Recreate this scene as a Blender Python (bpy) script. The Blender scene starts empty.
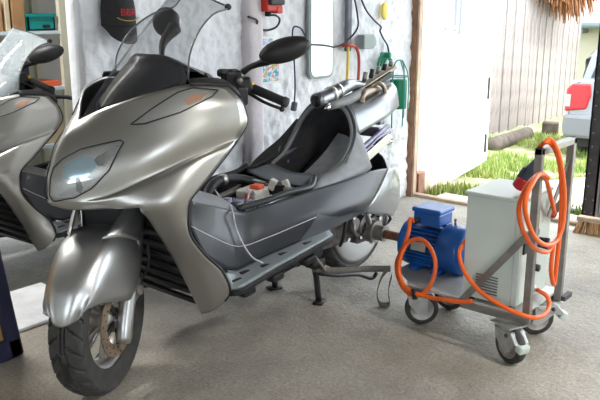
import bpy, bmesh, math, random
from mathutils import Vector, Matrix, noise
from mathutils.bvhtree import BVHTree
random.seed(7)
scene = bpy.context.scene
COL = scene.collection

# ---------------------------------------------------------------- camera, light
CAM_H = 1.36; PITCH = 14.3; AZ = 40.0
cam_d = bpy.data.cameras.new('camera'); cam = bpy.data.objects.new('camera', cam_d); COL.objects.link(cam)
cam_d.sensor_width = 36.0; cam_d.lens = 750.0 / 600.0 * 36.0; cam_d.clip_start = 0.05
cam.location = (0, 0, CAM_H)
cam.rotation_euler = (math.radians(90 - PITCH), 0, math.radians(AZ - 90))
scene.camera = cam
scene.view_settings.view_transform = 'Standard'; scene.view_settings.look = 'None'
scene.view_settings.gamma = 1.0; scene.view_settings.use_curve_mapping = False
scene.view_settings.exposure = 1.05
FILL_W = 38.0   # power of the added fill lights under the ceiling

world = bpy.data.worlds.new('sky'); scene.world = world; world.use_nodes = True
_bg = world.node_tree.nodes['Background']; _bg.inputs[0].default_value = (0.86, 0.93, 1.0, 1); _bg.inputs[1].default_value = 2.9
sun_d = bpy.data.lights.new('sun', 'SUN'); sun_d.energy = 2.3; sun_d.angle = math.radians(6); sun_d.color = (1.0, 0.96, 0.88)
sun = bpy.data.objects.new('sun', sun_d); COL.objects.link(sun)
sun.rotation_euler = (math.radians(34), math.radians(10), math.radians(0))

# ---------------------------------------------------------------- helpers
def tag(o, label=None, cat=None, group=None, kind=None):
    if label: o['label'] = label
    if cat: o['category'] = cat
    if group: o['group'] = group
    if kind: o['kind'] = kind
    return o
def empty(name, loc=(0, 0, 0), rz=0.0):
    o = bpy.data.objects.new(name, None); COL.objects.link(o); o.location = loc; o.rotation_euler = (0, 0, rz)
    o.empty_display_size = 0.05
    return o
def mk(name, vf, mat, parent=None, smooth=True, solid=0.0, offset=-1.0, bevel=0.0, angle=None):
    vs, fs = vf
    me = bpy.data.meshes.new(name); me.from_pydata([tuple(v) for v in vs], [], [tuple(f) for f in fs]); me.update()
    if smooth:
        me.polygons.foreach_set('use_smooth', [True] * len(me.polygons))
    o = bpy.data.objects.new(name, me); COL.objects.link(o)
    if mat: me.materials.append(M[mat] if isinstance(mat, str) else mat)
    if parent: o.parent = parent
    if smooth and angle is not None:
        me.set_sharp_from_angle(angle=math.radians(angle))
    if solid:
        m = o.modifiers.new('solid', 'SOLIDIFY'); m.thickness = solid; m.offset = offset
    if bevel:
        m = o.modifiers.new('bevel', 'BEVEL'); m.width = bevel; m.segments = 2; m.limit_method = 'ANGLE'
    return o
def join(*parts):
    V, F = [], []
    for vs, fs in parts:
        b = len(V); V += list(vs); F += [tuple(i + b for i in f) for f in fs]
    return V, F
def xf(vf, mat):
    return [tuple(mat @ Vector(v)) for v in vf[0]], vf[1]
def move(vf, d): return xf(vf, Matrix.Translation(d))
def T(loc=(0, 0, 0), rx=0, ry=0, rz=0, s=(1, 1, 1)):
    return Matrix.Translation(loc) @ Matrix.Rotation(math.radians(rz), 4, 'Z') @ Matrix.Rotation(math.radians(ry), 4, 'Y') @ Matrix.Rotation(math.radians(rx), 4, 'X') @ Matrix.Diagonal((*s, 1))
def box(x0, x1, y0, y1, z0, z1):
    v = [(x, y, z) for x in (x0, x1) for y in (y0, y1) for z in (z0, z1)]
    return v, [(0, 1, 3, 2), (4, 6, 7, 5), (0, 4, 5, 1), (2, 3, 7, 6), (0, 2, 6, 4), (1, 5, 7, 3)]
def cbox(c, s): return box(c[0]-s[0]/2, c[0]+s[0]/2, c[1]-s[1]/2, c[1]+s[1]/2, c[2]-s[2]/2, c[2]+s[2]/2)
def rbox(s, m): return xf(cbox((0, 0, 0), s), m)
def bar(a, b, w, h, up=(0, 0, 1)):
    a, b = Vector(a), Vector(b); d = (b - a); L = d.length; d.normalize()
    s = d.cross(Vector(up)); 
    if s.length < 1e-4: s = d.cross(Vector((1, 0, 0)))
    s.normalize(); u = s.cross(d)
    V = []
    for p in (a, b):
        for i, j in ((-1, -1), (1, -1), (1, 1), (-1, 1)): V.append(tuple(p + s * (i * w / 2) + u * (j * h / 2)))
    return V, [(3, 2, 1, 0), (4, 5, 6, 7), (0, 1, 5, 4), (1, 2, 6, 5), (2, 3, 7, 6), (3, 0, 4, 7)]
def cr(pts, n, closed=False):
    P = [Vector(p) for p in pts]; N = len(P); out = []
    segs = N if closed else N - 1
    for i in range(segs):
        if closed: p0, p1, p2, p3 = P[(i-1) % N], P[i], P[(i+1) % N], P[(i+2) % N]
        else:
            p1, p2 = P[i], P[i+1]
            p0 = P[i-1] if i else p1 * 2 - p2
            p3 = P[i+2] if i + 2 < N else p2 * 2 - p1
        for k in range(n):
            t = k / n
            out.append(0.5 * ((2 * p1) + (p2 - p0) * t + (2*p0 - 5*p1 + 4*p2 - p3) * t*t + (3*p1 - p0 - 3*p2 + p3) * t**3))
    if not closed: out.append(P[-1].copy())
    return out
def grid(rows, nu=4, nv=4, closed=False, skip=None):
    """rows of control points -> smooth surface; nu subdivisions along a row, nv between rows"""
    R = [cr(r, nu, closed) for r in rows]
    cols = [cr([R[i][j] for i in range(len(R))], nv) for j in range(len(R[0]))]
    H, Wd = len(cols[0]), len(cols)
    V = [cols[j][i] for i in range(H) for j in range(Wd)]; F = []
    for i in range(H - 1):
        for j in range(Wd if closed else Wd - 1):
            if skip and skip(i / nv, j / nu): continue
            a, b = i * Wd + j, i * Wd + (j + 1) % Wd
            F.append((a, b, b + Wd, a + Wd))
    return [tuple(v) for v in V], F
def my(vf):   # mirror in y
    return [(x, -y, z) for x, y, z in vf[0]], [tuple(reversed(f)) for f in vf[1]]
def both(vf): return weld(join(vf, my(vf)))
def weld(vf, d=1e-4):
    bm = bmesh.new(); vs = [bm.verts.new(v) for v in vf[0]]
    for f in vf[1]:
        try: bm.faces.new([vs[i] for i in f])
        except ValueError: pass
    bmesh.ops.remove_doubles(bm, verts=bm.verts, dist=d)
    bm.verts.index_update()
    out = [tuple(v.co) for v in bm.verts], [tuple(v.index for v in f.verts) for f in bm.faces]
    bm.free(); return out
def tube(pts, r, seg=8, n=0, closed=False, caps=True):
    P = cr(pts, n, closed) if n else [Vector(p) for p in pts]
    rr = r if isinstance(r, (list, tuple)) else None
    N = len(P); V, F = [], []
    prev = None
    for i, p in enumerate(P):
        if closed: t = P[(i+1) % N] - P[(i-1) % N]
        else: t = P[min(i+1, N-1)] - P[max(i-1, 0)]
        if t.length < 1e-9: t = Vector((0, 0, 1))
        t.normalize()
        if prev is None:
            a = Vector((0, 0, 1)) if abs(t.z) < 0.9 else Vector((1, 0, 0))
        else: a = prev
        u = (a - t * a.dot(t)).normalized(); w = t.cross(u); prev = u
        if rr:
            q = i / max(1, N-1) * (len(rr) - 1); k = min(int(q), len(rr) - 2); R = rr[k] * (1 - q + k) + rr[k+1] * (q - k)
        else: R = r
        for s in range(seg):
            an = 2 * math.pi * s / seg
            V.append(tuple(p + u * (R * math.cos(an)) + w * (R * math.sin(an))))
    for i in range(N if closed else N - 1):
        for s in range(seg):
            a, b = i * seg + s, i * seg + (s + 1) % seg
            c, d = ((i + 1) % N) * seg + (s + 1) % seg, ((i + 1) % N) * seg + s
            F.append((a, b, c, d))
    if caps and not closed:
        F.append(tuple(range(seg - 1, -1, -1))); F.append(tuple((N - 1) * seg + s for s in range(seg)))
    return V, F
def lathe(prof, n=32, caps=False, a0=0, a1=360):
    """profile of (radius, height) about z"""
    full = abs(a1 - a0 - 360) < 1e-6
    V, F = [], []; k = n if full else n + 1
    for i in range(k):
        an = math.radians(a0 + (a1 - a0) * i / n)
        for r, z in prof: V.append((r * math.cos(an), r * math.sin(an), z))
    m = len(prof)
    for i in range(n):
        for j in range(m - 1):
            a = i * m + j; b = ((i + 1) % k) * m + j
            F.append((a, b, b + 1, a + 1))
    if caps:
        F.append(tuple(i * m for i in range(k))[::-1]); F.append(tuple(i * m + m - 1 for i in range(k)))
    return V, F
def cyl(a, b, r, seg=16): return tube([a, b], r, seg)
def prism(out, axis, d0, d1):
    """closed 2-D outline extruded along an axis; 2-D coordinates are the other two axes in order"""
    def p(u, v, d): return {'x': (d, u, v), 'y': (u, d, v), 'z': (u, v, d)}[axis]
    n = len(out)
    V = [p(u, v, d0) for u, v in out] + [p(u, v, d1) for u, v in out]
    F = [tuple(range(n)), tuple(range(2 * n - 1, n - 1, -1))] + [(i, i + n, (i + 1) % n + n, (i + 1) % n) for i in range(n)]
    return V, F
def rrect(w, h, r, n=4):
    out = []
    for cx, cy, a0 in ((w/2-r, h/2-r, 0), (-w/2+r, h/2-r, 90), (-w/2+r, -h/2+r, 180), (w/2-r, -h/2+r, 270)):
        for k in range(n + 1):
            a = math.radians(a0 + 90 * k / n); out.append((cx + r * math.cos(a), cy + r * math.sin(a)))
    return out
def ball(c, r, seg=16, rings=10):
    rx, ry, rz = r if isinstance(r, (tuple, list)) else (r, r, r)
    pr = [(math.sin(math.pi * i / rings), -math.cos(math.pi * i / rings)) for i in range(rings + 1)]
    v, f = lathe([(max(a, 1e-4), b) for a, b in pr], seg)
    return [(c[0] + x * rx, c[1] + y * ry, c[2] + z * rz) for x, y, z in v], f
def spray(outline, surf, D, off=0.004, dens=12):
    """patch of the given outline (3-D points near a surface) wrapped on the surface along direction D"""
    bm = bmesh.new(); sv = [bm.verts.new(v) for v in surf[0]]
    for f in surf[1]: bm.faces.new([sv[i] for i in f])
    bm.normal_update(); tree = BVHTree.FromBMesh(bm); bm.free()
    D = Vector(D).normalized(); U = D.cross(Vector((0, 0, 1))).normalized(); Wv = U.cross(D)
    o2 = [(Vector(p).dot(U), Vector(p).dot(Wv)) for p in outline]; dd = sum(Vector(p).dot(D) for p in outline) / len(outline)
    cx = sum(p[0] for p in o2) / len(o2); cy = sum(p[1] for p in o2) / len(o2)
    fine = []
    for i in range(len(o2)):
        a, b = o2[i], o2[(i + 1) % len(o2)]
        for k in range(4): fine.append((a[0] + (b[0]-a[0]) * k / 4, a[1] + (b[1]-a[1]) * k / 4))
    V, F = [], []; n = len(fine); rings = 8
    def put(q, lastd=[dd]):
        start = U * q[0] + Wv * q[1] + D * (dd - 0.5)
        h = tree.ray_cast(start, D)
        if h[0] is None: return tuple(U * q[0] + Wv * q[1] + D * lastd[0])
        nn = h[1] if h[1].dot(D) < 0 else -h[1]
        lastd[0] = h[0].dot(D)
        return tuple(h[0] + nn * off)
    for k in range(rings):
        s = 1 - k / rings
        for q in fine: V.append(put((cx + (q[0]-cx) * s, cy + (q[1]-cy) * s)))
    V.append(put((cx, cy)))
    for k in range(rings - 1):
        for i in range(n): F.append((k*n+i, k*n+(i+1) % n, (k+1)*n+(i+1) % n, (k+1)*n+i))
    for i in range(n): F.append(((rings-1)*n+i, (rings-1)*n+(i+1) % n, rings*n))
    return V, F
def copy_tree(o, parent=None, skip=()):
    c = o.copy(); COL.objects.link(c); c.parent = parent
    for ch in list(o.children):
        if ch.name.split('.')[0] not in skip: copy_tree(ch, c, skip)
    return c

# ---------------------------------------------------------------- materials
M = {}
def mat(name, col, rough=0.5, metal=0.0, var=0.0, vscale=8.0, bump=0.0, bscale=60.0, col2=None, coat=0.0, alpha=1.0, trans=0.0, detail=6.0, contrast=None, spec=0.5, emis=None, ior=1.45):
    m = bpy.data.materials.new(name); m.use_nodes = True; nt = m.node_tree; N = nt.nodes; b = N['Principled BSDF']
    b.inputs['Base Color'].default_value = (*col, 1); b.inputs['Roughness'].default_value = rough; b.inputs['Metallic'].default_value = metal
    b.inputs['Coat Weight'].default_value = coat; b.inputs['Coat Roughness'].default_value = 0.06
    b.inputs['Alpha'].default_value = alpha; b.inputs['Transmission Weight'].default_value = trans; b.inputs['IOR'].default_value = ior
    b.inputs['Specular IOR Level'].default_value = spec
    if emis: b.inputs['Emission Color'].default_value = (*emis[0], 1); b.inputs['Emission Strength'].default_value = emis[1]
    tc = N.new('ShaderNodeTexCoord')
    if var or col2:
        n = N.new('ShaderNodeTexNoise'); n.inputs['Scale'].default_value = vscale; n.inputs['Detail'].default_value = detail
        nt.links.new(tc.outputs['Object'], n.inputs['Vector'])
        r = N.new('ShaderNodeValToRGB'); lo, hi = contrast or (0.3, 0.7)
        r.color_ramp.elements[0].position = lo; r.color_ramp.elements[1].position = hi
        c2 = col2 or tuple(min(1, c * (1 + var)) for c in col); c1 = col if col2 else tuple(c * (1 - var) for c in col)
        r.color_ramp.elements[0].color = (*c1, 1); r.color_ramp.elements[1].color = (*c2, 1)
        nt.links.new(n.outputs['Fac'], r.inputs['Fac']); nt.links.new(r.outputs['Color'], b.inputs['Base Color'])
    if bump:
        n = N.new('ShaderNodeTexNoise'); n.inputs['Scale'].default_value = bscale; n.inputs['Detail'].default_value = 5
        nt.links.new(tc.outputs['Object'], n.inputs['Vector'])
        bp = N.new('ShaderNodeBump'); bp.inputs['Strength'].default_value = bump; bp.inputs['Distance'].default_value = 0.02
        nt.links.new(n.outputs['Fac'], bp.inputs['Height']); nt.links.new(bp.outputs['Normal'], b.inputs['Normal'])
    M[name] = m
    return m
mat('silver', (0.44, 0.44, 0.415), 0.36, 0.92, coat=0.5, var=0.03, vscale=300)
mat('silver_light', (0.52, 0.535, 0.54), 0.34, 0.92, coat=0.4)
mat('tail_grey', (0.24, 0.25, 0.265), 0.36, 0.75, coat=0.3)
mat('panel_light', (0.24, 0.27, 0.285), 0.45, 0.2)
mat('hood', (0.02, 0.02, 0.022), 0.35)
mat('panel_dark', (0.030, 0.034, 0.040), 0.36, 0.1, coat=0.1)
mat('panel_mid', (0.12, 0.135, 0.15), 0.38, 0.4)
mat('plastic_grey', (0.20, 0.21, 0.22), 0.5, var=0.15, vscale=20)
mat('black', (0.012, 0.012, 0.013), 0.5)
mat('black_gloss', (0.01, 0.01, 0.012), 0.18)
mat('black_soft', (0.025, 0.025, 0.027), 0.75, var=0.3, vscale=30)
mat('rubber', (0.042, 0.041, 0.039), 0.72, var=0.3, vscale=25)
mat('alu', (0.55, 0.54, 0.52), 0.38, 0.9, var=0.12, vscale=14)
mat('alu_dull', (0.36, 0.34, 0.32), 0.5, 0.7, var=0.3, vscale=18)
mat('engine_grey', (0.15, 0.14, 0.13), 0.45, 0.6, var=0.4, vscale=30)
mat('hub_silver', (0.75, 0.76, 0.78), 0.3, 0.8)
mat('plate_zinc', (0.52, 0.52, 0.50), 0.5, 0.35, var=0.1, vscale=12)
mat('chrome', (0.8, 0.8, 0.82), 0.1, 1.0)
mat('steel', (0.26, 0.25, 0.235), 0.45, 0.75, var=0.2, vscale=20)
mat('zinc', (0.52, 0.54, 0.54), 0.36, 0.8, var=0.15, vscale=25)
mat('disc', (0.30, 0.225, 0.155), 0.45, 0.6, var=0.25, vscale=40)
mat('lens_clear', (0.5, 0.55, 0.58), 0.03, alpha=0.13, spec=0.6)
mat('lamp_bowl', (0.62, 0.66, 0.68), 0.14, 0.95)
mat('lamp_blue', (0.40, 0.58, 0.66), 0.12, 0.6)
mat('lamp_dark', (0.22, 0.23, 0.24), 0.2, 0.6)
mat('amber', (0.75, 0.16, 0.03), 0.25, alpha=0.9)
mat('lamp_amber', (0.45, 0.22, 0.12), 0.3)
mat('screen', (0.07, 0.075, 0.085), 0.05, alpha=0.22, spec=0.5)
mat('screen_edge', (0.10, 0.11, 0.12), 0.3)
mat('screen_pale', (0.6, 0.68, 0.72), 0.08, alpha=0.3, spec=0.5)
mat('mirror_glass', (0.85, 0.88, 0.9), 0.03, 1.0)
mat('yellow', (0.85, 0.50, 0.03), 0.4)
mat('white_wire', (0.50, 0.48, 0.56), 0.5)
mat('white_box', (0.62, 0.62, 0.58), 0.6, var=0.2, vscale=40)
mat('orange_red', (0.75, 0.12, 0.04), 0.5)
mat('violet_metal', (0.20, 0.19, 0.27), 0.4, 0.5, var=0.3, vscale=40)
mat('blue_motor', (0.012, 0.11, 0.42), 0.38, coat=0.2, var=0.12, vscale=10)
mat('blue_dark', (0.008, 0.06, 0.25), 0.45)
mat('shaft', (0.28, 0.13, 0.07), 0.5, 0.5, var=0.25, vscale=40)
mat('cable', (0.82, 0.13, 0.015), 0.42)
mat('plate_tag', (0.55, 0.54, 0.48), 0.4, 0.5)
mat('cabinet', (0.56, 0.63, 0.585), 0.45, var=0.03, vscale=6)
mat('cabinet_top', (0.50, 0.55, 0.52), 0.4)
mat('plug_red', (0.50, 0.015, 0.02), 0.4)
mat('plug_grey', (0.06, 0.075, 0.11), 0.5)
mat('strap', (0.17, 0.16, 0.145), 0.8, var=0.2, vscale=60)
mat('pipe', (0.25, 0.26, 0.29), 0.28, 0.85, var=0.25, vscale=16)
mat('brass', (0.25, 0.20, 0.15), 0.35, 0.8, var=0.3, vscale=25)
mat('plaster', (0.76, 0.785, 0.83), 0.85, var=0.14, vscale=3.0, bump=0.5, bscale=26.0)
mat('plaster_rose', (0.60, 0.56, 0.60), 0.85, var=0.12, vscale=5.0, bump=0.3, bscale=30.0)
mat('white_floor', (0.74, 0.76, 0.80), 0.8, var=0.12, vscale=9.0, bump=0.5, bscale=30.0)
mat('room_wall', (0.62, 0.62, 0.60), 0.9, var=0.08, vscale=3.0)
mat('ceiling', (0.20, 0.18, 0.16), 0.9)
mat('wood_brown', (0.25, 0.13, 0.08), 0.6, var=0.35, vscale=14.0)
mat('wood_pale', (0.48, 0.36, 0.27), 0.7, var=0.25, vscale=12.0)
mat('board_pink', (0.60, 0.47, 0.40), 0.7, var=0.2, vscale=6.0)
mat('door_white', (0.80, 0.82, 0.80), 0.6, var=0.03, vscale=5.0)
mat('door_grey', (0.42, 0.46, 0.54), 0.6)
mat('post_dark', (0.055, 0.050, 0.052), 0.6, var=0.3, vscale=20.0)
mat('rivet', (0.20, 0.19, 0.19), 0.4, 0.7)
mat('fence', (0.31, 0.275, 0.255), 0.85, var=0.28, vscale=5.0)
mat('log', (0.11, 0.09, 0.075), 0.9, var=0.4, vscale=9.0)
mat('soil', (0.20, 0.21, 0.08), 0.95, col2=(0.42, 0.38, 0.29), vscale=3.0, contrast=(0.48, 0.68))
mat('grass', (0.15, 0.25, 0.045), 0.7, col2=(0.38, 0.42, 0.13), vscale=2.4)
mat('apron', (0.62, 0.60, 0.56), 0.9, var=0.15, vscale=7.0, bump=0.3, bscale=50.0)
mat('house_wall', (0.34, 0.33, 0.25), 0.9)
mat('roof_tile', (0.36, 0.24, 0.20), 0.8, var=0.2, vscale=4.0)
mat('gutter', (0.14, 0.18, 0.19), 0.5, 0.3)
mat('dry', (0.20, 0.075, 0.035), 0.8, col2=(0.40, 0.19, 0.075), vscale=10.0)
mat('shelf', (0.60, 0.58, 0.46), 0.6, var=0.08, vscale=6)
mat('shelf_edge', (0.62, 0.72, 0.76), 0.5)

def concrete():
    m = bpy.data.materials.new('concrete'); m.use_nodes = True; nt = m.node_tree; N = nt.nodes; L = nt.links; b = N['Principled BSDF']
    tc = N.new('ShaderNodeTexCoord')
    def nz(s, d, ro=0.55):
        n = N.new('ShaderNodeTexNoise'); n.inputs['Scale'].default_value = s; n.inputs['Detail'].default_value = d; n.inputs['Roughness'].default_value = ro
        L.new(tc.outputs['Object'], n.inputs['Vector']); return n
    def ramp(n, *st):
        r = N.new('ShaderNodeValToRGB'); e = r.color_ramp.elements
        while len(e) < len(st): e.new(0.5)
        for i, (p, c) in enumerate(st): e[i].position = p; e[i].color = (*c, 1)
        L.new(n.outputs['Fac'], r.inputs['Fac']); return r
    big = ramp(nz(1.3, 6, 0.6), (0.30, (0.29, 0.27, 0.24)), (0.52, (0.39, 0.36, 0.305)), (0.72, (0.49, 0.45, 0.38)))
    fine = ramp(nz(75, 9, 0.75), (0.34, (0.50, 0.49, 0.48)), (0.5, (0.95, 0.95, 0.95)), (0.68, (1.35, 1.35, 1.32)))
    spot = ramp(nz(4.5, 5, 0.6), (0.34, (0.66, 0.63, 0.60)), (0.56, (1, 1, 1)))
    m1 = N.new('ShaderNodeMix'); m1.data_type = 'RGBA'; m1.blend_type = 'MULTIPLY'; m1.inputs[0].default_value = 0.7
    m2 = N.new('ShaderNodeMix'); m2.data_type = 'RGBA'; m2.blend_type = 'MULTIPLY'; m2.inputs[0].default_value = 0.6
    L.new(big.outputs[0], m1.inputs[6]); L.new(fine.outputs[0], m1.inputs[7])
    L.new(m1.outputs[2], m2.inputs[6]); L.new(spot.outputs[0], m2.inputs[7])
    L.new(m2.outputs[2], b.inputs['Base Color'])
    b.inputs['Roughness'].default_value = 0.58
    bp = N.new('ShaderNodeBump'); bp.inputs['Strength'].default_value = 0.8; bp.inputs['Distance'].default_value = 0.012
    L.new(nz(30, 8, 0.65).outputs['Fac'], bp.inputs['Height']); L.new(bp.outputs['Normal'], b.inputs['Normal'])
    M['concrete'] = m
concrete()

def struct(name, vf, m, **k):
    o = mk(name, vf, m, None, **k); o['kind'] = 'structure'; return o
# ---------------------------------------------------------------- the room
WY = 2.90; LOW = -0.18
struct('floor', box(-2.6, 4.72, -3.2, 3.31, -0.15, 0.0), 'concrete', smooth=False)
struct('floor_lower', box(-2.6, 4.72, 3.31, 5.0, -0.40, LOW), 'concrete', smooth=False)
struct('ceiling', box(-2.6, 4.92, -3.2, 5.1, 2.62, 2.72), 'ceiling', smooth=False)
def rough_wall():
    nx, nz_ = 230, 210; x0, x1, z1 = 1.965, 4.72, 2.62
    V, F = [], []
    for i in range(nx + 1):
        for k in range(nz_ + 1):
            x = x0 + (x1 - x0) * i / nx; z = z1 * k / nz_
            p = Vector((x, 0.3, z))
            d = 0.012 * noise.noise(p * 6) + 0.012 * noise.noise(p * 16) + 0.009 * noise.noise(p * 34)
            V.append((x, WY + d, z))
    for i in range(nx):
        for k in range(nz_):
            a = i * (nz_ + 1) + k; F.append((a, a + 1, a + nz_ + 2, a + nz_ + 1))
    # back face and ends
    b = len(V); V += [(x0, WY + 0.11, 0), (x1, WY + 0.11, 0), (x1, WY + 0.11, z1), (x0, WY + 0.11, z1)]
    F.append((b, b + 1, b + 2, b + 3))
    F.append(tuple(range(nz_ + 1)) [::-1] + (b, b + 3)) if False else None
    F = [f for f in F if f]
    lv = [k for k in range(nz_ + 1)]; F.append(tuple([b, b + 3] + lv[::-1]))
    return V, F
struct('wall_back', rough_wall(), 'plaster')
# shallow plaster pier on the back wall
pier = []
for z in [i * 2.62 / 40 for i in range(41)]:
    pier.append([(2.965 + 0.006 * noise.noise(Vector((1, 2, z * 5))), WY + 0.01, z), (2.975, WY - 0.045 + 0.008 * noise.noise(Vector((4, 2, z * 6))), z), (3.03, WY - 0.055 + 0.008 * noise.noise(Vector((8, 2, z * 6))), z), (3.085, WY - 0.045 + 0.008 * noise.noise(Vector((14, 2, z * 6))), z), (3.095, WY + 0.01, z)])
struct('trim_1', grid(pier, 2, 1), 'plaster_rose')
# white threshold slab running on from the wall, lower room behind it
struct('trim_2', box(0.2, 1.9, 2.86, 3.31, 0.001, 0.018), 'white_floor', smooth=False, bevel=0.006)
struct('wall_far', box(-2.6, 4.9, 5.0, 5.1, 0, 2.62), 'room_wall', smooth=False)
struct('wall_right', box(4.3, 4.4, 3.02, 5.0, 0, 2.62), 'room_wall', smooth=False)
# walls behind the camera, with a window and a second open door
struct('wall_left', join(box(-2.7, -2.6, -3.2, -0.9, 0, 2.62), box(-2.7, -2.6, 1.1, 5.1, 0, 2.62), box(-2.7, -2.6, -0.9, 1.1, 0, 0.8), box(-2.7, -2.6, -0.9, 1.1, 1.9, 2.62)), 'room_wall', smooth=False)
struct('wall_near', join(box(-2.7, -1.1, -3.3, -3.2, 0, 2.62), box(0.5, 4.92, -3.3, -3.2, 0, 2.62), box(-1.1, 0.5, -3.3, -3.2, 2.1, 2.62)), 'room_wall', smooth=False)
# end wall with the wide door opening
struct('wall_front', join(box(4.72, 4.92, 2.965, 5.1, 0, 2.62), box(4.72, 4.92, -1.9, 2.965, 2.25, 2.62), box(4.72, 4.92, -3.2, -1.9, 0, 2.62)), 'plaster', smooth=False)
struct('trim_3', box(4.69, 4.78, 2.862, 2.945, -0.02, 2.25), 'wood_brown', smooth=False, bevel=0.006)
struct('trim_4', box(4.70, 4.74, 2.845, 2.862, -0.02, 2.25), 'wood_pale', smooth=False, bevel=0.003)
struct('trim_5', box(4.715, 4.775, -1.9, 2.86, -0.05, 0.022), 'wood_pale', smooth=False, bevel=0.008)
# dark riveted steel door post
post = struct('trim_6', join(box(4.72, 4.735, 1.52, 1.60, 0.02, 2.25), box(4.72, 4.80, 1.59, 1.60, 0.02, 2.25), box(4.72, 4.80, 1.52, 1.53, 0.02, 2.25)), 'post_dark', smooth=False)
rv = ball((0, 0, 0), (0.004, 0.007, 0.007), 8, 6)
r0 = None
for k in range(16):
    z = 0.10 + 0.085 * k
    for yy in ((1.538, 1.583) if k < 2 else (1.575,)):
        if r0 is None: r0 = mk('rivet', rv, 'rivet', post); o = r0
        else: o = r0.copy(); COL.objects.link(o)
        o.location = (4.719, yy, z)
# right door leaf folded outwards
lf = struct('door_2', rbox((1.5, 0.04, 2.1), T((5.56, 1.37, 1.13), rz=-10)), 'door_white', smooth=False, bevel=0.004)
mk('door_edge', rbox((0.03, 0.05, 2.1), T((4.81, 1.50, 1.13), rz=-10)), 'door_grey', lf, smooth=False)

# left door leaf, swung open outside: frame, panel, bottom board
A = Vector((4.82, 2.90, 0)); B = Vector((6.45, 3.17, 0)); dd = (B - A).normalized(); LL = (B - A).length
ang = math.degrees(math.atan2(dd.y, dd.x))
DM = T(A, rz=ang)
door = struct('door_1', xf(box(0.0, LL - 0.05, 0.01, 0.04, 0.10, 2.3), DM), 'door_white', smooth=False)
mk('bottom_board', xf(box(0.0, LL - 0.02, -0.015, 0.03, -0.06, 0.085), DM), 'board_pink', door, smooth=False, bevel=0.006)
mk('stile', xf(box(LL - 0.10, LL, -0.02, 0.05, -0.05, 2.3), DM), 'door_white', door, smooth=False, bevel=0.004)
mk('stile', xf(box(LL + 0.015, LL + 0.14, -0.01, 0.06, -0.05, 2.3), DM), 'door_white', door, smooth=False, bevel=0.004)
mk('corner_block', xf(box(-0.03, 0.10, -0.04, 0.05, -0.05, 0.16), DM), 'wood_brown', door, smooth=False, bevel=0.008)
mk('hinge', xf(box(LL - 0.005, LL + 0.02, -0.035, -0.005, 0.55, 0.75), DM), 'post_dark', door, smooth=False)
mk('hinge', xf(box(LL - 0.005, LL + 0.02, -0.035, -0.005, 0.05, 0.22), DM), 'post_dark', door, smooth=False)
mk('inset_frame', xf(join(box(0.72, 0.78, -0.012, 0.012, 1.19, 1.60), box(0.83, 0.855, -0.012, 0.012, 1.16, 1.60)), DM), 'door_grey', door, smooth=False)
mk('latch_bar', xf(join(box(0.50, 0.72, -0.012, 0.012, 1.20, 1.222)), DM), 'door_grey', door, smooth=False)

# ---------------------------------------------------------------- outside
def gz(x, y): return -0.05 - 0.08 * max(0, x - 5.0) if x > 4.7 else -0.05
def ground():
    V, F = [], []; xs = [4.72 + 0.3 * i for i in range(100)]; ys = [-14 + 0.6 * j for j in range(60)]
    for x in xs:
        for y in ys: V.append((x, y, gz(x, y) + 0.03 * noise.noise(Vector((x, y, 0)) * 0.8)))
    n = len(ys)
    for i in range(len(xs) - 1):
        for j in range(n - 1): F.append((i*n+j, (i+1)*n+j, (i+1)*n+j+1, i*n+j+1))
    return V, F
struct('ground_outside', ground(), 'soil')
struct('paving_strip', join(box(4.776, 5.02, -1.9, 2.75, -0.06, -0.012)), 'apron', smooth=False)
struct('path_outside', xf(box(-0.9, 0.9, -0.45, 0.45, -0.03, 0.0), T((6.25, 2.05, gz(6.25, 2) + 0.04), ry=4.6, rz=-12)), 'apron', smooth=False, bevel=0.01)
def blades():
    V, F = [], []; rnd = random.Random(3)
    for k in range(26000):
        x = 4.95 + (rnd.random() ** 1.4) * 6.5; y = 1.4 + rnd.random() * 3.4
        if x < 5.0 + 0.2 * rnd.random() and y < 2.75: continue
        if 5.4 < x < 7.1 and 1.6 < y + 0.21 * (x - 6.25) < 2.5: continue
        if noise.noise(Vector((x * 1.1, y * 1.4, 3))) < -0.16 + 0.2 * rnd.random(): continue
        z = gz(x, y) + 0.02 * noise.noise(Vector((x, y, 0)) * 0.8) - 0.01
        h = 0.04 + 0.06 * rnd.random(); a = rnd.random() * 6.28; w = 0.008 + 0.006 * rnd.random(); l = 0.03 * rnd.random()
        b = len(V); ca, sa = math.cos(a), math.sin(a)
        V += [(x - ca*w, y - sa*w, z), (x + ca*w, y + sa*w, z), (x - sa*l, y + ca*l, z + h)]; F.append((b, b+1, b+2))
    return V, F
tag(mk('grass', blades(), 'grass', smooth=False), 'patchy green grass outside between open door and board fence', 'grass', kind='stuff')

# board fence, every board a part
fence = empty('board_fence', (8.7, 4.36, gz(8.7, 4)), math.atan2(0.78, 4.0))
tag(fence, 'weathered pale vertical board fence behind the grass', 'fence')
rnd = random.Random(5)
bd = None
for k in range(27):
    w = 0.27
    if bd is None:
        bd = mk('board', box(-0.128, 0.128, -0.012, 0.012, 0.0, 3.2), 'fence', fence, smooth=False); o = bd
    else:
        o = bd.copy(); COL.objects.link(o)
    o.location = (0.13 + k * w, 0.012 * (k % 2) + rnd.uniform(-0.006, 0.006), 0.12 - 0.08 * (k * w) + rnd.uniform(-0.02, 0.02))
    o.scale = (rnd.uniform(0.94, 1.0), 1, 1); o.rotation_euler = (0, math.radians(rnd.uniform(-0.3, 0.3)), 0)
mk('rail', xf(box(0, 7.2, 0.03, 0.08, -0.05, 0.05), T((0, 0, 0.6), ry=4.6)), 'fence', fence, smooth=False)
mk('rail', xf(box(0, 7.2, 0.03, 0.08, -0.05, 0.05), T((0, 0, 2.2), ry=4.6)), 'fence', fence, smooth=False)
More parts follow.
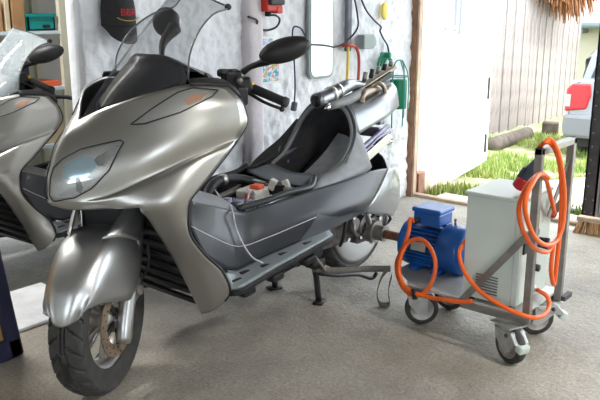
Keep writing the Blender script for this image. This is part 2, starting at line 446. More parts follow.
lg = mk('timber_log', tube([(8.45, 4.02, gz(8.45, 4) + 0.07), (9.4, 4.22, gz(9.4, 4) + 0.075), (10.6, 4.50, gz(10.6, 4) + 0.07)], 0.10, 8, 4), 'log')
tag(lg, 'grey weathered log lying in grass along the board fence', 'log')
st = mk('stone_block', rbox((0.22, 0.25, 0.22), T((11.6, 4.55, gz(11.6, 4.5) + 0.09), rz=20)), 'log', bevel=0.02)
tag(st, 'small dark block in the grass at the far end of fence', 'block')
# house behind
hs = empty('house', (17.0, 3.0, -1.2)); tag(hs, 'cream house with pale tiled roof beyond the fence', 'house')
mk('wall', box(0, 4, -3.0, 3.2, -0.3, 2.3), 'house_wall', hs, smooth=False)
mk('gutter', tube([(-0.42, -3.3, 2.22), (-0.42, 3.75, 2.22)], 0.07, 8), 'gutter', hs)
mk('rafter', box(-0.35, 0.0, 3.0, 3.2, 2.05, 2.2), 'gutter', hs, smooth=False)
co = None
for k in range(7):
    if co is None:
        co = mk('tile_course', rbox((0.44, 7.0, 0.06), T((0, 0.2, 0), ry=-36)), 'roof_tile', hs, smooth=False); o = co
    else: o = co.copy(); COL.objects.link(o)
    o.location = (-0.22 + 0.33 * k, 0, 2.36 + 0.25 * k)
# dry reddish-brown creeper hanging over the top of the fence
def creeper():
    rnd = random.Random(11); parts = []
    for k in range(420):
        t = rnd.random(); x = 11.1 + 2.9 * t; y = 4.36 + 0.195 * (x - 8.7) - 0.10 - 0.28 * rnd.random()
        zt = 2.2 - 0.25 * rnd.random(); ln = (0.46 + 0.36 * math.sin(t * 3.1)) * (0.5 + 0.6 * rnd.random())
        dx = rnd.uniform(-0.25, 0.45); dy = rnd.uniform(-0.2, 0.1)
        parts.append(tube([(x, y, zt), (x + dx * 0.5, y + dy, zt - ln * 0.45), (x + dx, y + dy * 1.3, zt - ln)], [0.02, 0.028, 0.008], 4, caps=False))
    return join(*parts)
tag(mk('dry_creeper', creeper(), 'dry'), 'bunch of dry reddish-brown creeper hanging over the fence top', 'creeper', kind='stuff')
# ---------------------------------------------------------------- the silver scooter (x to the rear, -y its left side)
def scooter():
    root = empty('scooter', (1.45, 2.226, 0))
    P = root
    # ---- front cowl and leg shield: one pressed skin
    dm = (0, 0, 0)
    rows = [
     [(0.028, 0.000, 0.987), (0.073, -0.055, 1.021), (0.126, -0.120, 1.052), (0.196, -0.185, 1.081), (0.320, -0.240, 1.103), (0.456, -0.290, 1.085)],
     [(-0.031, 0.000, 0.942), (0.025, -0.060, 0.969), (0.111, -0.145, 0.994), (0.198, -0.220, 1.026), (0.342, -0.290, 1.042), (0.485, -0.320, 1.038)],
     [(-0.072, 0.000, 0.879), (-0.024, -0.065, 0.897), (0.077, -0.162, 0.922), (0.195, -0.245, 0.957), (0.343, -0.302, 0.994), (0.497, -0.328, 1.005)],
     [(-0.101, 0.000, 0.808), (-0.061, -0.068, 0.811), (0.040, -0.165, 0.842), (0.160, -0.246, 0.886), (0.312, -0.302, 0.931), (0.502, -0.332, 0.958)],
     [(-0.113, 0.000, 0.759), (-0.070, -0.062, 0.743), (0.018, -0.148, 0.754), (0.137, -0.226, 0.804), (0.295, -0.286, 0.864), (0.469, -0.322, 0.906)],
     [(-0.111, 0.000, 0.741), (-0.067, -0.061, 0.725), (0.008, -0.154, 0.736), (0.109, -0.248, 0.784), (0.261, -0.308, 0.844), (0.422, -0.332, 0.876)],
     [(-0.105, 0.000, 0.719), (-0.061, -0.054, 0.701), (0.011, -0.140, 0.705), (0.073, -0.245, 0.714), (0.161, -0.308, 0.745), (0.298, -0.330, 0.780)],
     [dm, dm, dm, (0.111, -0.232, 0.672), (0.160, -0.300, 0.691), (0.228, -0.322, 0.724)],
     [dm, dm, dm, (0.148, -0.220, 0.626), (0.183, -0.285, 0.634), (0.219, -0.314, 0.664)],
     [dm, dm, dm, (0.193, -0.210, 0.562), (0.216, -0.275, 0.569), (0.233, -0.310, 0.587)],
     [dm, dm, dm, (0.253, -0.205, 0.462), (0.264, -0.270, 0.489), (0.300, -0.310, 0.496)],
     [dm, dm, dm, (0.301, -0.200, 0.373), (0.323, -0.270, 0.400), (0.377, -0.310, 0.417)],
     [dm, dm, dm, (0.342, -0.200, 0.285), (0.375, -0.265, 0.304), (0.421, -0.305, 0.328)],
     [dm, dm, dm, (0.375, -0.200, 0.221), (0.391, -0.240, 0.239), (0.413, -0.285, 0.281)]]
    for r in rows[7:]:
        a, b = Vector(r[3]), Vector(r[4])
        for j in (2, 1, 0): r[j] = tuple(a + (a - b) * (3 - j) * 0.6)
    skin = grid(rows, 5, 5, skip=lambda i, j: i >= 6 and j < 3)
    full = both(skin)
    cowl = mk('front_cowl', full, 'silver', P, solid=0.006)
    # black edging along the rear edge of cowl and leg shield
    for s in (1, -1):
        mk('edge_trim', tube([(x + 0.004, y * s, z) for x, y, z in [r[5] for r in rows]], 0.006, 6, 4), 'black', P)
    D = (0.62, 0.74, -0.25)
    # headlamps
    hl = [(-0.092, -0.015, 0.843), (-0.064, -0.035, 0.872), (-0.019, -0.070, 0.901), (0.031, -0.130, 0.921), (0.075, -0.160, 0.929), (0.083, -0.165, 0.921), (0.057, -0.170, 0.898), (0.019, -0.160, 0.838), (-0.031, -0.130, 0.784), (-0.066, -0.080, 0.749), (-0.101, -0.020, 0.735), (-0.114, -0.012, 0.754), (-0.104, -0.012, 0.811)]
    def sc(pts, k, dz=0):
        c = sum((Vector(p) for p in pts), Vector()) / len(pts)
        return [tuple(c + (Vector(p) - c) * k + Vector((0, 0, dz))) for p in pts]
    lens_hl = spray(hl, full, D, 0.013)
    for s in (1, -1):
        f = (lambda v: v) if s == 1 else my
        h = mk('headlamp', f(spray(hl, full, D, 0.004)), 'lamp_dark', P)
        mk('reflector', f(spray([(-0.074, -0.040, 0.847), (-0.028, -0.080, 0.883), (-0.002, -0.110, 0.876), (-0.010, -0.130, 0.846), (-0.038, -0.110, 0.813), (-0.076, -0.050, 0.808)], full, D, 0.008)), 'lamp_blue', h)
        mk('reflector', f(spray([(-0.007, -0.110, 0.863), (0.035, -0.140, 0.901), (0.066, -0.160, 0.916), (0.040, -0.170, 0.894), (0.004, -0.155, 0.850)], full, D, 0.0075)), 'lamp_bowl', h)
        mk('reflector', f(spray([(-0.093, -0.020, 0.789), (-0.057, -0.080, 0.809), (-0.013, -0.130, 0.812), (-0.041, -0.110, 0.780), (-0.071, -0.070, 0.755), (-0.093, -0.020, 0.744)], full, D, 0.007)), 'lamp_bowl', h)
        mk('bulb', f(spray([(-0.009, -0.120, 0.871), (0.005, -0.130, 0.887), (0.017, -0.140, 0.880), (0.012, -0.150, 0.862), (-0.005, -0.140, 0.850)], full, D, 0.0095)), 'lamp_dark', h)
        mk('bulb_shield', f(spray([(-0.057, -0.080, 0.812), (-0.051, -0.090, 0.820), (-0.046, -0.100, 0.779), (-0.049, -0.090, 0.761), (-0.060, -0.085, 0.772)], full, D, 0.0095)), 'lamp_dark', h)
        mk('lens', f(lens_hl), 'lens_clear', h)
        mk('gasket', f(tube(lens_hl[0][:52], 0.0024, 5, closed=True)), 'black', h)
        # turn indicator up beside the windscreen
        ti = [(0.104, -0.180, 0.982), (0.172, -0.210, 1.031), (0.264, -0.240, 1.080), (0.320, -0.250, 1.089), (0.411, -0.280, 1.074), (0.371, -0.290, 1.057), (0.252, -0.260, 1.014), (0.140, -0.210, 0.984)]
        t = mk('indicator', f(spray(ti, full, D, 0.004)), 'lamp_bowl', P)
        li = spray(ti, full, D, 0.011)
        mk('bulb', f(spray([(0.272, -0.260, 1.053), (0.310, -0.260, 1.067), (0.357, -0.280, 1.068), (0.328, -0.280, 1.049), (0.281, -0.270, 1.036)], full, D, 0.008)), 'lamp_amber', t)
        mk('lens', f(li), 'lens_clear', t)
        mk('gasket', f(tube(li[0][:32], 0.0024, 5, closed=True)), 'black', t)
    # inner shield facing the rider
    inn = []
    for r in rows:
        x, y, z = r[5]; dx = 0.10 if z > 0.6 else 0.10 + (0.6 - z) * 0.15
        inn.append([(x, y, z), (x + dx * 0.6, y * 0.75, z + 0.005), (x + dx, y * 0.4, z + 0.01), (x + dx * 1.05, 0, z + 0.01)])
    mk('inner_shield', both(grid(inn, 3, 2)), 'panel_dark', P)
    # lower front cowl with louvres behind the front wheel
    lc = []
    for r in rows[6:]:
        x, y, z = r[3]; lc.append([(x + 0.005, y, z), (x + 0.06, y * 0.8, z), (x + 0.10, y * 0.4, z), (x + 0.11, 0, z)])
    mk('wheel_well', both(grid(lc, 3, 2)), 'black_soft', P)
    lv = None
    for k in range(7):
        z = 0.57 - 0.052 * k; x = 0.215 + 0.028 * k
        if lv is None: lv = mk('louvre', tube([(0.01, -0.205, -0.01), (-0.02, -0.16, 0), (-0.03, -0.08, 0.005), (-0.03, 0.08, 0.005), (-0.02, 0.16, 0), (0.01, 0.205, -0.01)], 0.013, 6, 3), 'black', P); o = lv
        else: o = lv.copy(); COL.objects.link(o)
        o.location = (x + 0.02, 0, z)
    # nose underside
    und = [[rows[6][j] for j in range(4)], [(0.02, 0, 0.70), (0.02, -0.07, 0.70), (0.05, -0.13, 0.695), (0.11, -0.19, 0.70)], [(0.16, 0, 0.72), (0.16, -0.06, 0.72), (0.16, -0.11, 0.72), (0.17, -0.16, 0.72)]]
    mk('nose_underside', both(grid(und, 3, 3)), 'black_soft', P)
    # ---- windscreen
    ws = [[(0.028, 0.000, 0.987), (0.088, -0.045, 1.019), (0.153, -0.095, 1.051), (0.233, -0.150, 1.079), (0.339, -0.210, 1.120)],
          [(0.136, 0.000, 1.112), (0.192, -0.040, 1.124), (0.250, -0.090, 1.144), (0.306, -0.145, 1.171), (0.356, -0.205, 1.203)],
          [(0.265, 0.000, 1.238), (0.310, -0.040, 1.244), (0.357, -0.085, 1.255), (0.394, -0.135, 1.269), (0.421, -0.190, 1.287)],
          [(0.387, 0.000, 1.352), (0.428, -0.035, 1.352), (0.465, -0.075, 1.349), (0.493, -0.120, 1.345), (0.509, -0.172, 1.342)],
          [(0.482, 0.000, 1.443), (0.524, -0.030, 1.425), (0.562, -0.065, 1.407), (0.586, -0.110, 1.385), (0.594, -0.160, 1.363)]]
    wsm = grid(ws, 4, 5)
    w = mk('windscreen', both(wsm), 'screen', P, solid=0.004)
    edge = [r[4] for r in ws] + [p for p in reversed(ws[4][:4])]
    el = cr(edge, 4); el2 = [Vector((p.x, -p.y, p.z)) for p in reversed(el[:-1])]
    mk('edge', tube(el + el2, 0.0035, 5), 'screen_edge', w)
    mk('corner_pad', ball((0.594, -0.160, 1.367), (0.016, 0.010, 0.012)), 'black', w)
    # ---- instrument hood behind the screen
    ih = [[(0.103, 0.000, 1.013), (0.140, -0.055, 1.035), (0.235, -0.125, 1.067), (0.346, -0.190, 1.101)],
          [(0.167, 0.000, 1.081), (0.204, -0.045, 1.099), (0.273, -0.110, 1.123), (0.361, -0.180, 1.124)],
          [(0.260, 0.000, 1.153), (0.283, -0.040, 1.164), (0.320, -0.095, 1.172), (0.366, -0.160, 1.151)],
          [(0.340, 0.000, 1.199), (0.344, -0.035, 1.200), (0.362, -0.080, 1.194), (0.370, -0.140, 1.171)],
          [(0.60, 0, 1.12), (0.59, -0.05, 1.115), (0.57, -0.10, 1.10), (0.54, -0.15, 1.09)]]
    mk('instrument_hood', both(grid(ih, 4, 4)), 'hood', P, solid=0.004)
    mk('instrument_panel', join(rbox((0.012, 0.30, 0.07), T((0.50, 0, 1.10), ry=-35))), 'black_gloss', P, smooth=False, bevel=0.01)
    # black shoulder trim between screen and handlebar
    sh = [[(0.312, -0.240, 1.121), (0.392, -0.240, 1.118), (0.475, -0.240, 1.106), (0.526, -0.250, 1.077)], [(0.311, -0.250, 1.101), (0.377, -0.270, 1.097), (0.456, -0.290, 1.085), (0.490, -0.315, 1.048)]]
    for s in (1, -1):
        f = (lambda v: v) if s == 1 else my
        mk('shoulder_trim', f(grid(sh, 3, 3)), 'black', P, solid=0.008)
    # ---- handlebar
    mk('handlebar', join(tube([(0.70, -0.36, 1.02), (0.655, -0.20, 1.055), (0.60, -0.05, 1.05), (0.60, 0.05, 1.05), (0.60, 0.20, 1.06), (0.60, 0.34, 1.04)], 0.012, 8, 4)), 'black', P)
    mk('bar_cover', join(rbox((0.10, 0.26, 0.10), T((0.60, 0, 1.04), ry=-20))), 'black_soft', P, smooth=False, bevel=0.03)
    for s in (1, -1):
        if s == 1: a, b, pc = (0.647, -0.200, 1.072), (0.686, -0.370, 1.016), (0.597, -0.190, 1.090)
        else: a, b, pc = (0.60, 0.20, 1.06), (0.60, 0.37, 1.035), (0.60, 0.16, 1.065)
        a, b = Vector(a), Vector(b); d = (b - a)
        g = mk('grip', tube([a, a + d * 0.1, a + d * 0.9, a + d * 0.92, b], [0.017, 0.019, 0.018, 0.021, 0.02], 12), 'black_soft', P)
        mk('switch_box', join(rbox((0.06, 0.07, 0.055), T(tuple(Vector(pc) + Vector((0.012, -0.02 * s, -0.01))), rz=-20, ry=-15)), rbox((0.05, 0.05, 0.07), T(tuple(Vector(pc) + Vector((-0.02, 0.03 * s, -0.03))), rz=-15)), rbox((0.05, 0.06, 0.06), T(tuple(Vector(pc) + Vector((0.0, 0.01 * s, -0.07))), rz=-15))), 'black', P, smooth=False, bevel=0.01)
        mk('switch_button', rbox((0.016, 0.028, 0.014), T(tuple(a + d * 0.12 + Vector((-0.008, -0.002, 0.018))))), 'yellow', P, smooth=False, bevel=0.003)
        mk('reservoir_cap', tube([tuple(Vector(pc) + Vector((-0.035, -0.005 * s, 0.005))), tuple(Vector(pc) + Vector((-0.045, -0.02 * s, 0.01)))], 0.014, 12), 'alu_dull', P)
        if s == 1:
            cl = mk('lever_perch', join(rbox((0.07, 0.05, 0.085), T((0.561, -0.200, 1.097), rz=-15, rx=10)), rbox((0.05, 0.05, 0.07), T((0.577, -0.230, 1.042), rz=-15)), rbox((0.03, 0.07, 0.03), T((0.546, -0.190, 1.127), rz=20))), 'black', P, smooth=False, bevel=0.01)
            mk('perch_cap', cyl((0.578, -0.225, 1.101), (0.556, -0.250, 1.102), 0.013, 14), 'steel', cl)
        if s == 1: lp = [(0.619, -0.200, 1.066), (0.632, -0.240, 1.041), (0.634, -0.310, 1.016), (0.668, -0.360, 0.994)]
        else: lp = [(0.58, 0.18, 1.03), (0.56, 0.24, 1.02), (0.55, 0.30, 1.01), (0.555, 0.36, 1.0)]
        mk('brake_lever', join(tube(lp, [0.008, 0.007, 0.006, 0.006], 6, 4), ball(lp[-1], 0.011, 10, 8)), 'black', P)
        # mirror
        if s == 1:
            st, c = [(0.606, -0.220, 1.129), (0.613, -0.250, 1.148), (0.625, -0.280, 1.160), (0.626, -0.330, 1.177)], Vector((0.641, -0.400, 1.215)); rz = 40; ms = (0.05, 0.098, 0.045)
        else:
            st, c = [(0.60, 0.22, 1.09), (0.61, 0.25, 1.15), (0.66, 0.30, 1.22)], Vector((0.730, 0.360, 1.305)); rz = 20; ms = (0.04, 0.062, 0.064)
        m = mk('mirror', xf(ball((0, 0, 0), ms, 20, 14), T(tuple(c), rz=rz, rx=-16 * s)), 'black', P)
        mk('mirror_stalk', tube(st + [tuple(c + Vector((0, 0.06 * s, -0.02)))], [0.014, 0.011, 0.012, 0.02, 0.032], 8, 4), 'black', P)
        mk('mirror_face', xf(ball((0, 0, 0), (0.006, ms[1] * 0.9, ms[2] * 0.88), 20, 10), T(tuple(c + Vector((ms[0] * 0.72 * math.cos(math.radians(rz)), ms[0] * 0.72 * math.sin(math.radians(rz)), 0))), rz=rz, rx=-16 * s)), 'mirror_glass', m)
    # ---- body side covers
    sd = [[(0.247, -0.300, 0.709), (0.446, -0.210, 0.636), (0.595, -0.200, 0.580), (0.737, -0.220, 0.587), (0.998, -0.240, 0.601), (1.185, -0.250, 0.605), (1.429, -0.255, 0.617), (1.588, -0.240, 0.603)],
          [(0.236, -0.300, 0.665), (0.420, -0.230, 0.590), (0.572, -0.215, 0.518), (0.708, -0.240, 0.525), (0.927, -0.265, 0.548), (1.110, -0.285, 0.551), (1.324, -0.285, 0.548), (1.469, -0.270, 0.529)],
          [(0.238, -0.305, 0.614), (0.379, -0.260, 0.539), (0.539, -0.240, 0.456), (0.680, -0.260, 0.464), (0.876, -0.285, 0.488), (1.064, -0.305, 0.491), (1.235, -0.305, 0.488), (1.368, -0.290, 0.478)],
          [(0.305, -0.305, 0.494), (0.391, -0.280, 0.430), (0.500, -0.260, 0.376), (0.666, -0.260, 0.387), (0.862, -0.275, 0.406), (1.041, -0.285, 0.415), (1.180, -0.285, 0.431), (1.319, -0.280, 0.438)]]
    sg = grid(sd, 5, 5)
    tl = [[(1.588, -0.240, 0.603), (1.674, -0.220, 0.582), (1.776, -0.180, 0.528)], [(1.469, -0.270, 0.529), (1.596, -0.250, 0.513), (1.774, -0.190, 0.466)], [(1.368, -0.290, 0.478), (1.540, -0.260, 0.444), (1.769, -0.190, 0.387)], [(1.319, -0.280, 0.438), (1.482, -0.260, 0.395), (1.700, -0.200, 0.328)]]
    wing = [(0.863, -0.280, 0.411), (0.922, -0.280, 0.464), (0.964, -0.290, 0.510), (1.021, -0.300, 0.491), (1.107, -0.300, 0.472), (1.212, -0.300, 0.469), (1.336, -0.290, 0.451), (1.226, -0.290, 0.436), (1.136, -0.290, 0.427), (0.999, -0.285, 0.407)]
    seam = [(0.239, -0.310, 0.622), (0.373, -0.266, 0.545), (0.531, -0.248, 0.462), (0.671, -0.268, 0.467), (0.868, -0.292, 0.491), (0.951, -0.300, 0.501)]
    for s in (1, -1):
        f = (lambda v: v) if s == 1 else my
        sc_ = mk('side_cover', f(sg), 'panel_dark', P, solid=0.005)
        mk('piping', f(tube(seam, 0.002, 5, 4)), 'white_wire', sc_)
        mk('lower_trim', f(spray(wing, sg, (0.3, 0.95, -0.1), 0.007)), 'panel_mid', P)
        mk('tail_cover', f(grid(tl, 5, 4)), 'tail_grey', P, solid=0.005)
    # tunnel top
    tt = [[sd[0][j], (sd[0][j][0] + 0.01, sd[0][j][1] * 0.5, sd[0][j][2] + 0.035), (sd[0][j][0] + 0.012, 0, sd[0][j][2] + 0.045)] for j in (0, 1, 2)]
    mk('tunnel_cover', both(grid(tt, 4, 5)), 'plastic_grey', P)
    # floorboards
    fb_in = [(0.416, -0.280, 0.388), (0.511, -0.260, 0.365), (0.666, -0.260, 0.378), (0.862, -0.275, 0.397), (1.055, -0.285, 0.412)]
    fb_out = [(0.432, -0.310, 0.326), (0.456, -0.345, 0.336), (0.603, -0.350, 0.361), (0.817, -0.345, 0.383), (1.039, -0.320, 0.395)]
    for s in (1, -1):
        f = (lambda v: v) if s == 1 else my
        mid = [tuple((Vector(a) + Vector(b)) / 2) for a, b in zip(fb_in, fb_out)]
        fl = mk('floorboard', f(grid([fb_in, mid, fb_out], 5, 3)), 'panel_light', P, solid=0.012)
        for t_, q in ((0.16, 0.6), (0.30, 0.35), (0.48, 0.6), (0.62, 0.4), (0.80, 0.5)):
            i = min(int(t_ * 4), 3); u = t_ * 4 - i
            p = (Vector(fb_in[i]).lerp(Vector(fb_in[i+1]), u)).lerp(Vector(fb_out[i]).lerp(Vector(fb_out[i+1]), u), q)
            p.y *= s
            mk('bolt_slot', rbox((0.045, 0.016, 0.006), T(tuple(p + Vector((0, 0, 0.011))))), 'black', fl, smooth=False)
        lo = [[p for p in fb_out], [(x + 0.01, y + 0.02, z - 0.028) for x, y, z in fb_out], [(x + 0.03, y + 0.10, z - 0.045) for x, y, z in fb_out]]
        mk('under_tray', f(grid(lo, 4, 3)), 'black_soft', P, solid=0.006)
        for xx in (0.55, 0.72, 0.93):
            mk('tray_bracket', f(rbox((0.07, 0.05, 0.035), T((xx, -0.27, 0.275 + 0.08 * (xx - 0.5)), ry=-6))), 'black', P, smooth=False, bevel=0.01)
    # ---- open storage bin
    rim = [(1.114, -0.180, 0.626), (1.246, -0.180, 0.650), (1.351, -0.170, 0.718), (1.421, -0.140, 0.801), (1.457, -0.070, 0.887), (1.455, 0.020, 0.914), (1.429, 0.100, 0.895), (1.405, 0.150, 0.834), (1.359, 0.170, 0.752), (1.294, 0.180, 0.670), (1.205, 0.180, 0.623), (1.187, 0.080, 0.605), (1.143, -0.050, 0.612)]
    c = sum((Vector(p) for p in rim), Vector()) / len(rim); nn = Vector((0.68, 0, -0.73))
    rings = []
    for k, (s_, d_) in enumerate(((1.06, -0.008), (1.0, 0.0), (0.97, 0.05), (0.90, 0.16), (0.80, 0.21))):
        rings.append([tuple(c + (Vector(p) - c) * s_ + nn * d_) for p in rim])
    tub = grid(rings, 4, 2, closed=True)
    nlast = len(rim) * 4; base = len(tub[0]) - nlast
    tub = (tub[0], tub[1] + [tuple(range(base, base + nlast))])
    bn = mk('storage_bin', tub, 'black_soft', P, solid=0.004)
    mk('bin_rim', tube(rim, 0.011, 8, 4, closed=True), 'plastic_grey', bn)
    mk('bin_lip', tube([tuple(c + (Vector(p) - c) * 1.09 - nn * 0.0) for p in rim], 0.008, 6, 4, closed=True), 'panel_mid', bn)
    mk('bin_floor', grid([[(1.232, 0.000, 0.604), (1.369, 0.000, 0.671), (1.496, 0.000, 0.763)], [(1.226, -0.090, 0.608), (1.361, -0.080, 0.667), (1.474, -0.060, 0.762)], [(1.225, -0.150, 0.626), (1.338, -0.145, 0.674), (1.440, -0.115, 0.758)]], 4, 4), 'plastic_grey', bn)
    mk('bin_flank', grid([[(1.063, 0.240, 0.559), (1.124, 0.250, 0.622), (1.210, 0.250, 0.673), (1.333, 0.240, 0.733), (1.418, 0.200, 0.823)], [(1.059, 0.190, 0.533), (1.155, 0.200, 0.594), (1.237, 0.195, 0.631), (1.330, 0.185, 0.679), (1.417, 0.160, 0.812)]], 4, 3), 'black_soft', P, solid=0.006)
    mk('bin_flank', grid([[(1.063, 0.240, 0.559), (1.124, 0.250, 0.622), (1.210, 0.250, 0.673), (1.333, 0.240, 0.733), (1.418, 0.200, 0.823)], [(0.85, 0.25, 0.5), (1.0, 0.27, 0.5), (1.15, 0.28, 0.52), (1.35, 0.28, 0.55), (1.5, 0.26, 0.6)]], 4, 3), 'panel_dark', P, solid=0.006)
    # flanks between bin and covers
    fk = [[sd[0][4], sd[0][5], (1.36, -0.25, 0.61), (1.45, -0.24, 0.63)], [(1.06, -0.215, 0.625), (1.23, -0.215, 0.655), (1.36, -0.20, 0.70), (1.45, -0.18, 0.76)], [(1.10, -0.19, 0.634), (1.245, -0.19, 0.662), (1.352, -0.185, 0.726), (1.425, -0.155, 0.806)]]
    for s in (1, -1):
        f = (lambda v: v) if s == 1 else my
        mk('bin_flank', f(grid(fk, 4, 3)), 'plastic_grey' if s == 1 else 'black_soft', P, solid=0.006)
    # front of bin: deck, open engine bay with its gear
    mk('bay_floor', join(box(0.58, 1.16, -0.19, 0.19, 0.40, 0.42), box(0.56, 0.58, -0.19, 0.19, 0.40, 0.58)), 'black_soft', P, smooth=False)
    mk('bin_deck', grid([[(1.02, -0.20, 0.60), (1.00, 0, 0.60), (1.05, 0.21, 0.61)], [(1.10, -0.185, 0.63), (1.10, 0, 0.615), (1.17, 0.195, 0.625)], [(1.14, -0.15, 0.625), (1.17, 0.02, 0.61), (1.21, 0.18, 0.62)]], 5, 4), 'panel_mid', P, solid=0.01)
    for s in (1, -1):
        mk('bay_rail', tube([(x, (abs(y) - 0.012) * s, z + 0.012) for x, y, z in [sd[0][2], sd[0][3], (0.87, -0.23, 0.60), sd[0][4], (1.06, -0.215, 0.63)]], 0.014, 8, 4), 'black' if s == 1 else 'panel_dark', P)
        mk('frame_tube', tube([(0.60, 0.13 * s, 0.50), (0.75, 0.15 * s, 0.53), (0.95, 0.15 * s, 0.56), (1.10, 0.15 * s, 0.60)], 0.016, 8, 3), 'steel', P)
    mk('frame_crossbar', bar((0.98, -0.16, 0.59), (0.98, 0.18, 0.60), 0.03, 0.012), 'alu_dull', P, smooth=False)
    mk('battery_box', rbox((0.13, 0.10, 0.13), T((0.88, 0.0, 0.53), rz=12)), 'white_box', P, smooth=False, bevel=0.008)
    mk('battery_terminal', join(rbox((0.05, 0.05, 0.02), T((0.885, -0.02, 0.603), rz=12)), rbox((0.035, 0.02, 0.05), T((0.82, -0.03, 0.565), rz=12))), 'orange_red', P, smooth=False, bevel=0.005)
    mk('air_hose', tube([(0.63, 0.05, 0.50), (0.70, 0.09, 0.60), (0.80, 0.12, 0.625), (0.92, 0.13, 0.61), (1.0, 0.10, 0.58)], 0.024, 10, 5), 'black', P)
    mk('hose_clamp', tube([(0.80, 0.12, 0.625), (0.825, 0.123, 0.626)], 0.027, 10), 'alu', P)
    mk('relay_block', join(rbox((0.05, 0.06, 0.05), T((0.98, -0.07, 0.58), rz=15)), rbox((0.04, 0.10, 0.05), T((1.0, -0.03, 0.58), rz=10))), 'black', P, smooth=False, bevel=0.006)
    mk('white_connector', join(rbox((0.03, 0.03, 0.05), T((0.955, -0.05, 0.605), rz=15, rx=20)), rbox((0.02, 0.03, 0.045), T((0.99, -0.10, 0.605), rz=15, rx=-25))), 'white_box', P, smooth=False, bevel=0.004)
    rn = random.Random(2)
    for k in range(7):
        x = 0.58 + 0.03 * k; y0 = rn.uniform(-0.14, 0.1)
        mk('wiring', tube([(x, y0, 0.52), (x + rn.uniform(-.05, .08), y0 + rn.uniform(-.06, .06), 0.585 + rn.uniform(0, 0.03)), (x + rn.uniform(0, .12), y0 + rn.uniform(-.08, .08), 0.57), (x + 0.1, y0 + rn.uniform(-.05, .1), 0.5)], 0.005, 5, 4), ('violet_metal', 'black', 'white_wire')[k % 3], P)
    mk('coolant_cap', join(cyl((0.62, -0.10, 0.58), (0.62, -0.10, 0.615), 0.022), rbox((0.07, 0.05, 0.03), T((0.66, -0.12, 0.585), rz=30))), 'violet_metal', P)
    # thin white lead hanging down the tunnel side
    mk('white_lead', tube([(0.560, -0.180, 0.612), (0.531, -0.225, 0.589), (0.535, -0.235, 0.534), (0.547, -0.260, 0.471), (0.576, -0.280, 0.414), (0.606, -0.310, 0.388)], 0.0035, 6, 5), 'white_wire', P)
    # ---- tail cowl, sub-frame, rear bracket
    tc = [[(1.542, 0.000, 0.917), (1.678, 0.000, 0.930), (1.838, 0.000, 0.953), (1.970, 0.000, 0.975)], [(1.457, -0.100, 0.875), (1.607, -0.100, 0.894), (1.771, -0.090, 0.924), (1.934, -0.050, 0.944)], [(1.462, -0.140, 0.772), (1.587, -0.140, 0.801), (1.758, -0.120, 0.831), (1.943, -0.060, 0.859)]]
    mk('tail_cowl', both(grid(tc, 5, 5)), 'tail_grey', P, solid=0.006)
    mk('tail_inner', both(grid([[(1.559, 0.000, 0.901), (1.487, -0.090, 0.871), (1.469, -0.135, 0.785)], [(1.455, 0, 0.905), (1.46, -0.09, 0.87), (1.43, -0.15, 0.80)]], 4, 3)), 'panel_mid', P)
    for s in (1, -1):
        f = (lambda v: v) if s == 1 else my
        mk('subframe_rail', f(bar((1.297, -0.200, 0.607), (1.749, -0.130, 0.719), 0.012, 0.05)), 'alu', P, smooth=False, bevel=0.004)
        mk('subframe_rail', f(tube([(1.263, -0.190, 0.649), (1.464, -0.170, 0.712), (1.761, -0.120, 0.779)], 0.012, 8, 3)), 'violet_metal', P)
        mk('cable_loom', f(tube([(1.316, -0.180, 0.620), (1.388, -0.190, 0.677), (1.498, -0.170, 0.697), (1.613, -0.160, 0.740), (1.781, -0.120, 0.745)], 0.008, 6, 4)), 'violet_metal', P)
        mk('side_plate', f(prism([(1.16, 0.60), (1.26, 0.64), (1.30, 0.70), (1.24, 0.60)], 'y', -0.215, -0.205)), 'plastic_grey', P, smooth=False)
    mk('tail_lamp_bracket', join(rbox((0.05, 0.20, 0.03), T((1.74, 0, 0.80))), rbox((0.04, 0.16, 0.05), T((1.76, 0, 0.74))), rbox((0.06, 0.06, 0.06), T((1.77, -0.06, 0.70)))), 'violet_metal', P, smooth=False, bevel=0.01)
    mk('tail_lamp_socket', cyl((1.72, -0.10, 0.715), (1.80, -0.10, 0.70), 0.03), 'chrome', P)
    mk('rear_mudguard', grid([[(1.60, -0.10, 0.68), (1.66, 0, 0.70), (1.60, 0.10, 0.68)], [(1.74, -0.10, 0.62), (1.80, 0, 0.63), (1.74, 0.10, 0.62)], [(1.82, -0.09, 0.50), (1.87, 0, 0.50), (1.82, 0.09, 0.50)], [(1.84, -0.08, 0.40), (1.89, 0, 0.40), (1.84, 0.08, 0.40)]], 4, 4), 'black_soft', P, solid=0.006)
    mk('inner_fender', grid([[(1.30, -0.12, 0.52), (1.32, 0, 0.56), (1.30, 0.12, 0.52)], [(1.45, -0.12, 0.62), (1.45, 0, 0.66), (1.45, 0.12, 0.62)], [(1.62, -0.12, 0.66), (1.64, 0, 0.70), (1.62, 0.12, 0.66)]], 4, 4), 'black_soft', P, solid=0.006)
